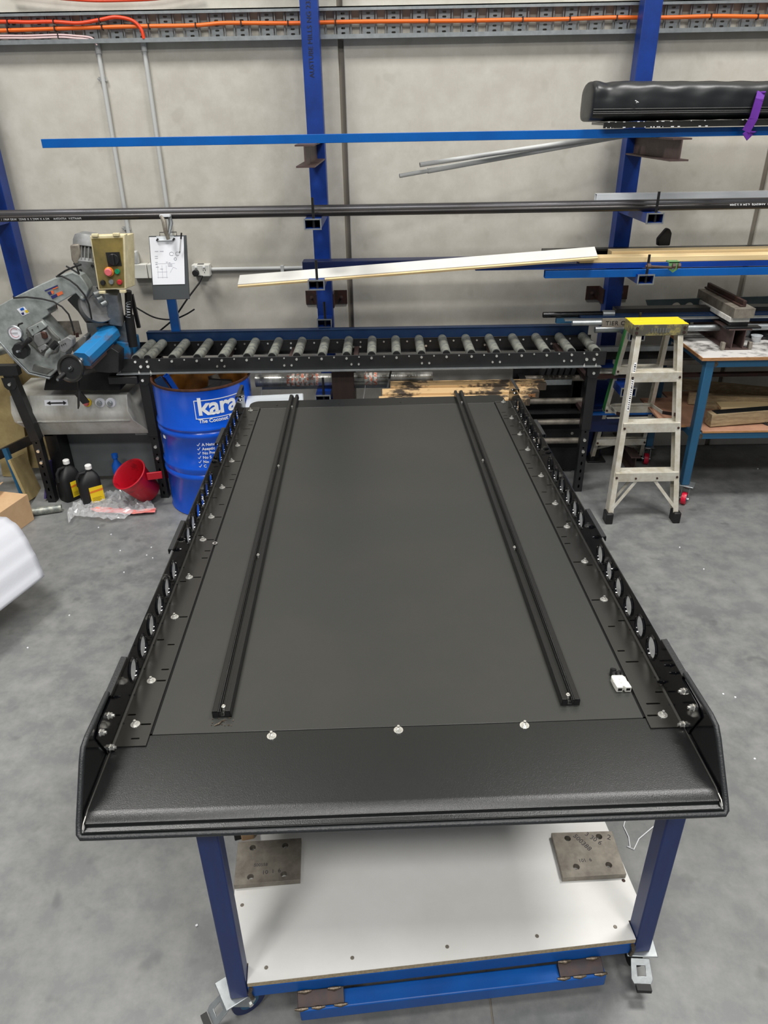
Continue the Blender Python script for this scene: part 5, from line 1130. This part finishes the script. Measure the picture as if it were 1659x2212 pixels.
# front lip: flat, then rolled over the edge
lp = [(.262, ZS-.0010), (.050, ZS-.0010), (.044, ZS-.0015), (.038, ZS-.0035), (.026, ZS-.0075), (.0225, ZS-.0100), (.020, ZS-.0175), (.008, ZS-.019), (.002, ZS-.012), (.001, ZS-.024), (.012, ZS-.028), (.262, ZS-.006)]
P_(MB().prism([lp], (-.683, 0, 0), Y_, Z, (1.366, 0, 0)), 'front_lip', LIP, None, .0015)
for s, SLs, BV in ((-1, SL, BVL), (1, SR, BVR)):
    br_ = bpy.data.objects.new('side_bracket', None)
    loops = [[(s*.603, .226), (s*.680, .226), (s*.680, 2.50), (s*.603, 2.50)]]
    for u, v_, lg in SLs: loops.append(slot(u, v_, .036 if lg else .021, .0055))
    for v_ in BV: loops.append(slot(s*.6205, v_, .026, .0055))
    fl_ = P_(MB().prism(loops, (0, 0, ZS), X, Y_, (0, 0, .003)), 'side_flange', GLOSSF, None, 0)
    P_(MB().bb((s*.600, .27, ZS-.006), (s*.684, 2.5, ZS-.0045)), 'slot_backing', DARK, fl_)
    hv = [.465, .557, .652, .745, .836, .931, 1.161, 1.243, 1.337, 1.429, 1.53, 1.62, 1.837, 1.914, 2.001, 2.103, 2.199, 2.30] if s > 0 else [.444, .538, .631, .726, .819, .912, 1.134, 1.218, 1.310, 1.395, 1.480, 1.565, 1.79, 1.873, 1.965, 2.074, 2.177, 2.273]
    out = [(.212, ZS-.012), (2.535, ZS-.012), (2.535, 1.0), (.20, 1.0), (.172, .985)]
    pls_ = [out]+[circ(v_, .949, .0285, 28) for v_ in hv]
    sp_ = P_(MB().prism(pls_, (s*.683, 0, 0), Y_, Z, (s*.003, 0, 0)), 'side_plate', GLOSS, None, 0)
    P_(MB().prism([[(s*.680, ZS-.0), (s*.683, ZS-.0), (s*.683, ZS+.006), (s*.6815, ZS+.0045), (s*.678, ZS+.003)]], (0, .226, 0), X, Z, (0, 2.27, 0)), 'fold_edge', GLOSSF, sp_)
    Mr = Matrix.Rotation(s*pi/2, 3, 'Y')
    fm = None
    for v_ in hv:
        if fm is None: fm = MB().lathe([(.0285, 0), (.0298, .0035), (.0325, .0042), (.0365, -.0005)], (s*.683, 0, .949), 28, Matrix.Rotation(-s*pi/2, 3, 'Y')).mesh('hole_flare', GLOSS, 60)
        o = bpy.data.objects.new('hole_flare', fm); COL.objects.link(o); o.parent = sp_; o.location.y = v_
    for a_, c_ in ((.285, .425), (.945, 1.13), (1.795, 1.965), (2.37, 2.545)):
        P_(MB().prism([[(0, 0), (s*.013, .002), (s*.016, -.002), (s*.016, -.018), (s*.013, -.018), (s*.012, -.003), (0, -.004)]], (s*.684, a_, 1.008), X, Z, (0, c_-a_, 0)), 'hem', TRIMR, sp_, .001)
        P_(MB().bb((s*.683, a_, .99), (s*.686, c_, 1.008)), 'hem_web', GLOSS, sp_)
    for v_ in BV: P_(hexbolt((s*.646, v_, ZS+.003), Z, .0065, .0115, .006, .0065, .0015), 'bolt', ZINC)
    zz = [(.25, .978), (.192, .983), (.218, .908)] if s < 0 else [(.262, .982), (.207, .983), (.23, .906)]
    for v_, z in zz: P_(hexbolt((s*.683, v_, z), (-s, 0, 0), .0075, .009, .008, .005, .001), 'bolt', ZINC)
    bb_ = [(.306, .985)] if s < 0 else [(.356, .982), (.324, .985), (.371, .914), (.79, .985)]
    for v_, z in bb_+[(.985, .982), (1.048, .983), (1.67, .978), (1.71, .978), (2.38, .985), (2.43, .985), (2.34, .93)]: P_(hexbolt((s*.683, v_, z), (-s, 0, 0), .006, .008, .007, .006, .001), 'black_bolt', GLOSS)
    # small gloss-painted tack welds along the fold
    for k in range(22): P_(MB().lathe([(.0, .0022), (.002, .0016), (.003, 0)], (s*.676, .30+k*.1, ZS+.003), 8), 'tack_weld', GLOSS)
    # wing of the front lip
    P_(MB().prism([[(.002, ZS-.02), (.118, 1.008), (.145, 1.012), (.30, 1.008), (.30, ZS-.012), (.03, ZS-.022)]], (s*.688, 0, 0), Y_, Z, (s*.003, 0, 0)), 'lip_wing', GLOSS)
    P_(MB().path([(s*.6835, .024, ZS-.0075), (s*.6835, .05, ZS-.0005), (s*.6835, .226, ZS)], .0028, 8), 'lip_corner_weld', GLOSSF)
    mb = MB().path([(s*.684, .012, ZS-.014), (s*.683, .02, ZS-.004), (s*.682, .034, ZS+.000)], .0011, 6); P_(mb, 'chipped_edge', CHALK)
# trim along wings and front edge
tp_ = []
for u, v_, z in ((-.691, .29, 1.012), (-.692, .20, 1.014), (-.692, .15, 1.016), (-.692, .12, 1.012), (-.692, .10, .994), (-.692, .02, .898), (-.690, .004, .882), (-.684, -.002, .878), (-.66, -.003, .879)): tp_.append(V((u, v_, z)))
for k in range(1, 20): tp_.append(V((-.66+1.32*k/20, -.003, .879)))
tp_ += [V((-p.x, p.y, p.z)) for p in reversed(tp_[:9])]
P_(MB().path(tp_, .0062, 12), 'edge_trim', TRIMR)
for u, v_ in ((-.308, .245), (-.003, .250), (.303, .251)):
    P_(hexbolt((u, v_, ZS-.001), Z, .0065, .0115, .006, .0075, .0015), 'bolt', ZINC)
    P_(MB().tube((u+.002, v_+.0135, ZS-.0014), (u+.002, v_+.0135, ZS-.0006), .0055, 14), 'open_hole', DARK)
# extruded tracks
RB = mat('black_anodised', (14, 15, 16), .27, 0, (20, 20, 20), 8, .5)
for uc, s in ((-.437, 1), (.430, -1)):
    sec = [(-.024, 0), (.024, 0), (.024, .004), (.0205, .021), (.009, .021), (.009, .018), (.0065, .018), (.0065, .005), (-.003, .005), (-.003, .018), (-.0045, .018), (-.0045, .012), (-.0065, .012), (-.0065, .0185), (-.0095, .0185), (-.0095, .021), (-.022, .021), (-.024, .017)]
    sec = [(x*s, z) for x, z in sec]
    tk_ = P_(MB().prism([sec], (uc, .312, ZS+.0002), X, Z, (0, 2.315, 0)), 'track_rail', RB, None, .0004)
    P_(MB().bb((uc-.0035*s, .32, ZS+.0052), (uc+.0062*s, 2.62, ZS+.0058)), 'track_floor', SHEET, tk_)
    for v_ in (.33, 1.04, 1.745, 2.455): P_(hexbolt((uc+.0018*s, v_+.003, ZS+.006), Z, .0055, .0045, .010, .004, .001), 'track_screw', ZINC, tk_)
    P_(MB().bb((uc-.02, .3108, ZS+.004), (uc-.008*1, .3118, ZS+.016)).bb((uc+.009, .3108, ZS+.004), (uc+.019, .3118, ZS+.016)), 'cavity', DARK, tk_)
# swarf in front of the left track
mb = MB().path([(-.428, .303, ZS+.001), (-.436, .297, ZS+.002), (-.441, .289, ZS+.002), (-.452, .284, ZS+.001)], .0022, 6, rs=[.001, .002, .0025, .001])
for k in range(14): mb.box((-.46+random.random()*.055, .28+random.random()*.03, ZS+.001), (.003, .002, .001), Matrix.Rotation(k, 3, 'Z'))
o = mb.build('metal_swarf', BEAD); M4 = Matrix.Translation(BO) @ Matrix.Rotation(b_, 4, 'Z'); cc = M4 @ V((-.44, .29, ZS))
for v in o.data.vertices: v.co = (M4 @ v.co)-cc
o.location = cc; tag(o, 'metal swarf curls at the front end of the left track', 'swarf')
# grey power connector
def PB(mb, name, m, root, bevel=0): 
    mb.v = [(M4 @ p)-root.location for p in mb.v]; return mb.build(name, m, root, bevel)
cnr = thing('power_connector', 'light grey two-pole power connector with black lead on the tray', 'connector', M4 @ V((.578, .37, ZS)))
cu_, cv_ = .578, .352
PB(MB().prism([[(-.0185, 0), (-.003, 0), (-.003, .006), (.003, .006), (.003, 0), (.0185, 0), (.0185, .022), (.0165, .022), (.0165, .042), (.014, .046), (-.014, .046), (-.0165, .042), (-.0165, .022), (-.0185, .022)]], (cu_, cv_, ZS+.001), (1, -.03, 0), (-.1, 1, 0), (0, 0, .016)), 'housing', SOCK, cnr, .0012)
for dx in (-.0105, .0105): PB(MB().box((cu_+dx, cv_-.0002, ZS+.010), (.010, .0015, .007)), 'contact_opening', DARK, cnr)
for dv in (.018, .032): PB(MB().tube((cu_-.003, cv_+dv, ZS+.017), (cu_-.003, cv_+dv, ZS+.0178), .003, 12), 'boss', CONDUIT, cnr)
for k in range(5):
    for s in (-1, 1): PB(MB().box((cu_-.003+s*.0172, cv_+.024+k*.004, ZS+.009), (.0022, .0018, .013)), 'grip_rib', SOCK, cnr)
for dx in (-.007, .005):
    PB(MB().path([(cu_+dx-.003, cv_+.044, ZS+.010), (cu_+dx-.004, cv_+.055, ZS+.013), (cu_+dx+.004, cv_+.066, ZS+.010), (cu_+dx+.009, cv_+.074, ZS-.003)], .005, 10), 'lead', BLKR, cnr)
PB(MB().tube((cu_-.008, cv_+.066, ZS+.0), (cu_-.006, cv_+.072, ZS+.016), .008, 14), 'cable_gland', BLKR, cnr)
PB(MB().tube((cu_+.008, cv_+.072, ZS+.0005), (cu_+.008, cv_+.072, ZS+.001), .008, 14), 'grommet', DARK, cnr)
wsh = M4 @ V((-.6, 1.15, ZS+.003))
solo(MB().prism([circ(0, 0, .0085, 20), circ(0, 0, .0048, 16)], wsh, X, Y_, (0, 0, .0012)), 'loose_washer', ZINC, 'loose bright washer lying on the left sheet seam', 'washer')
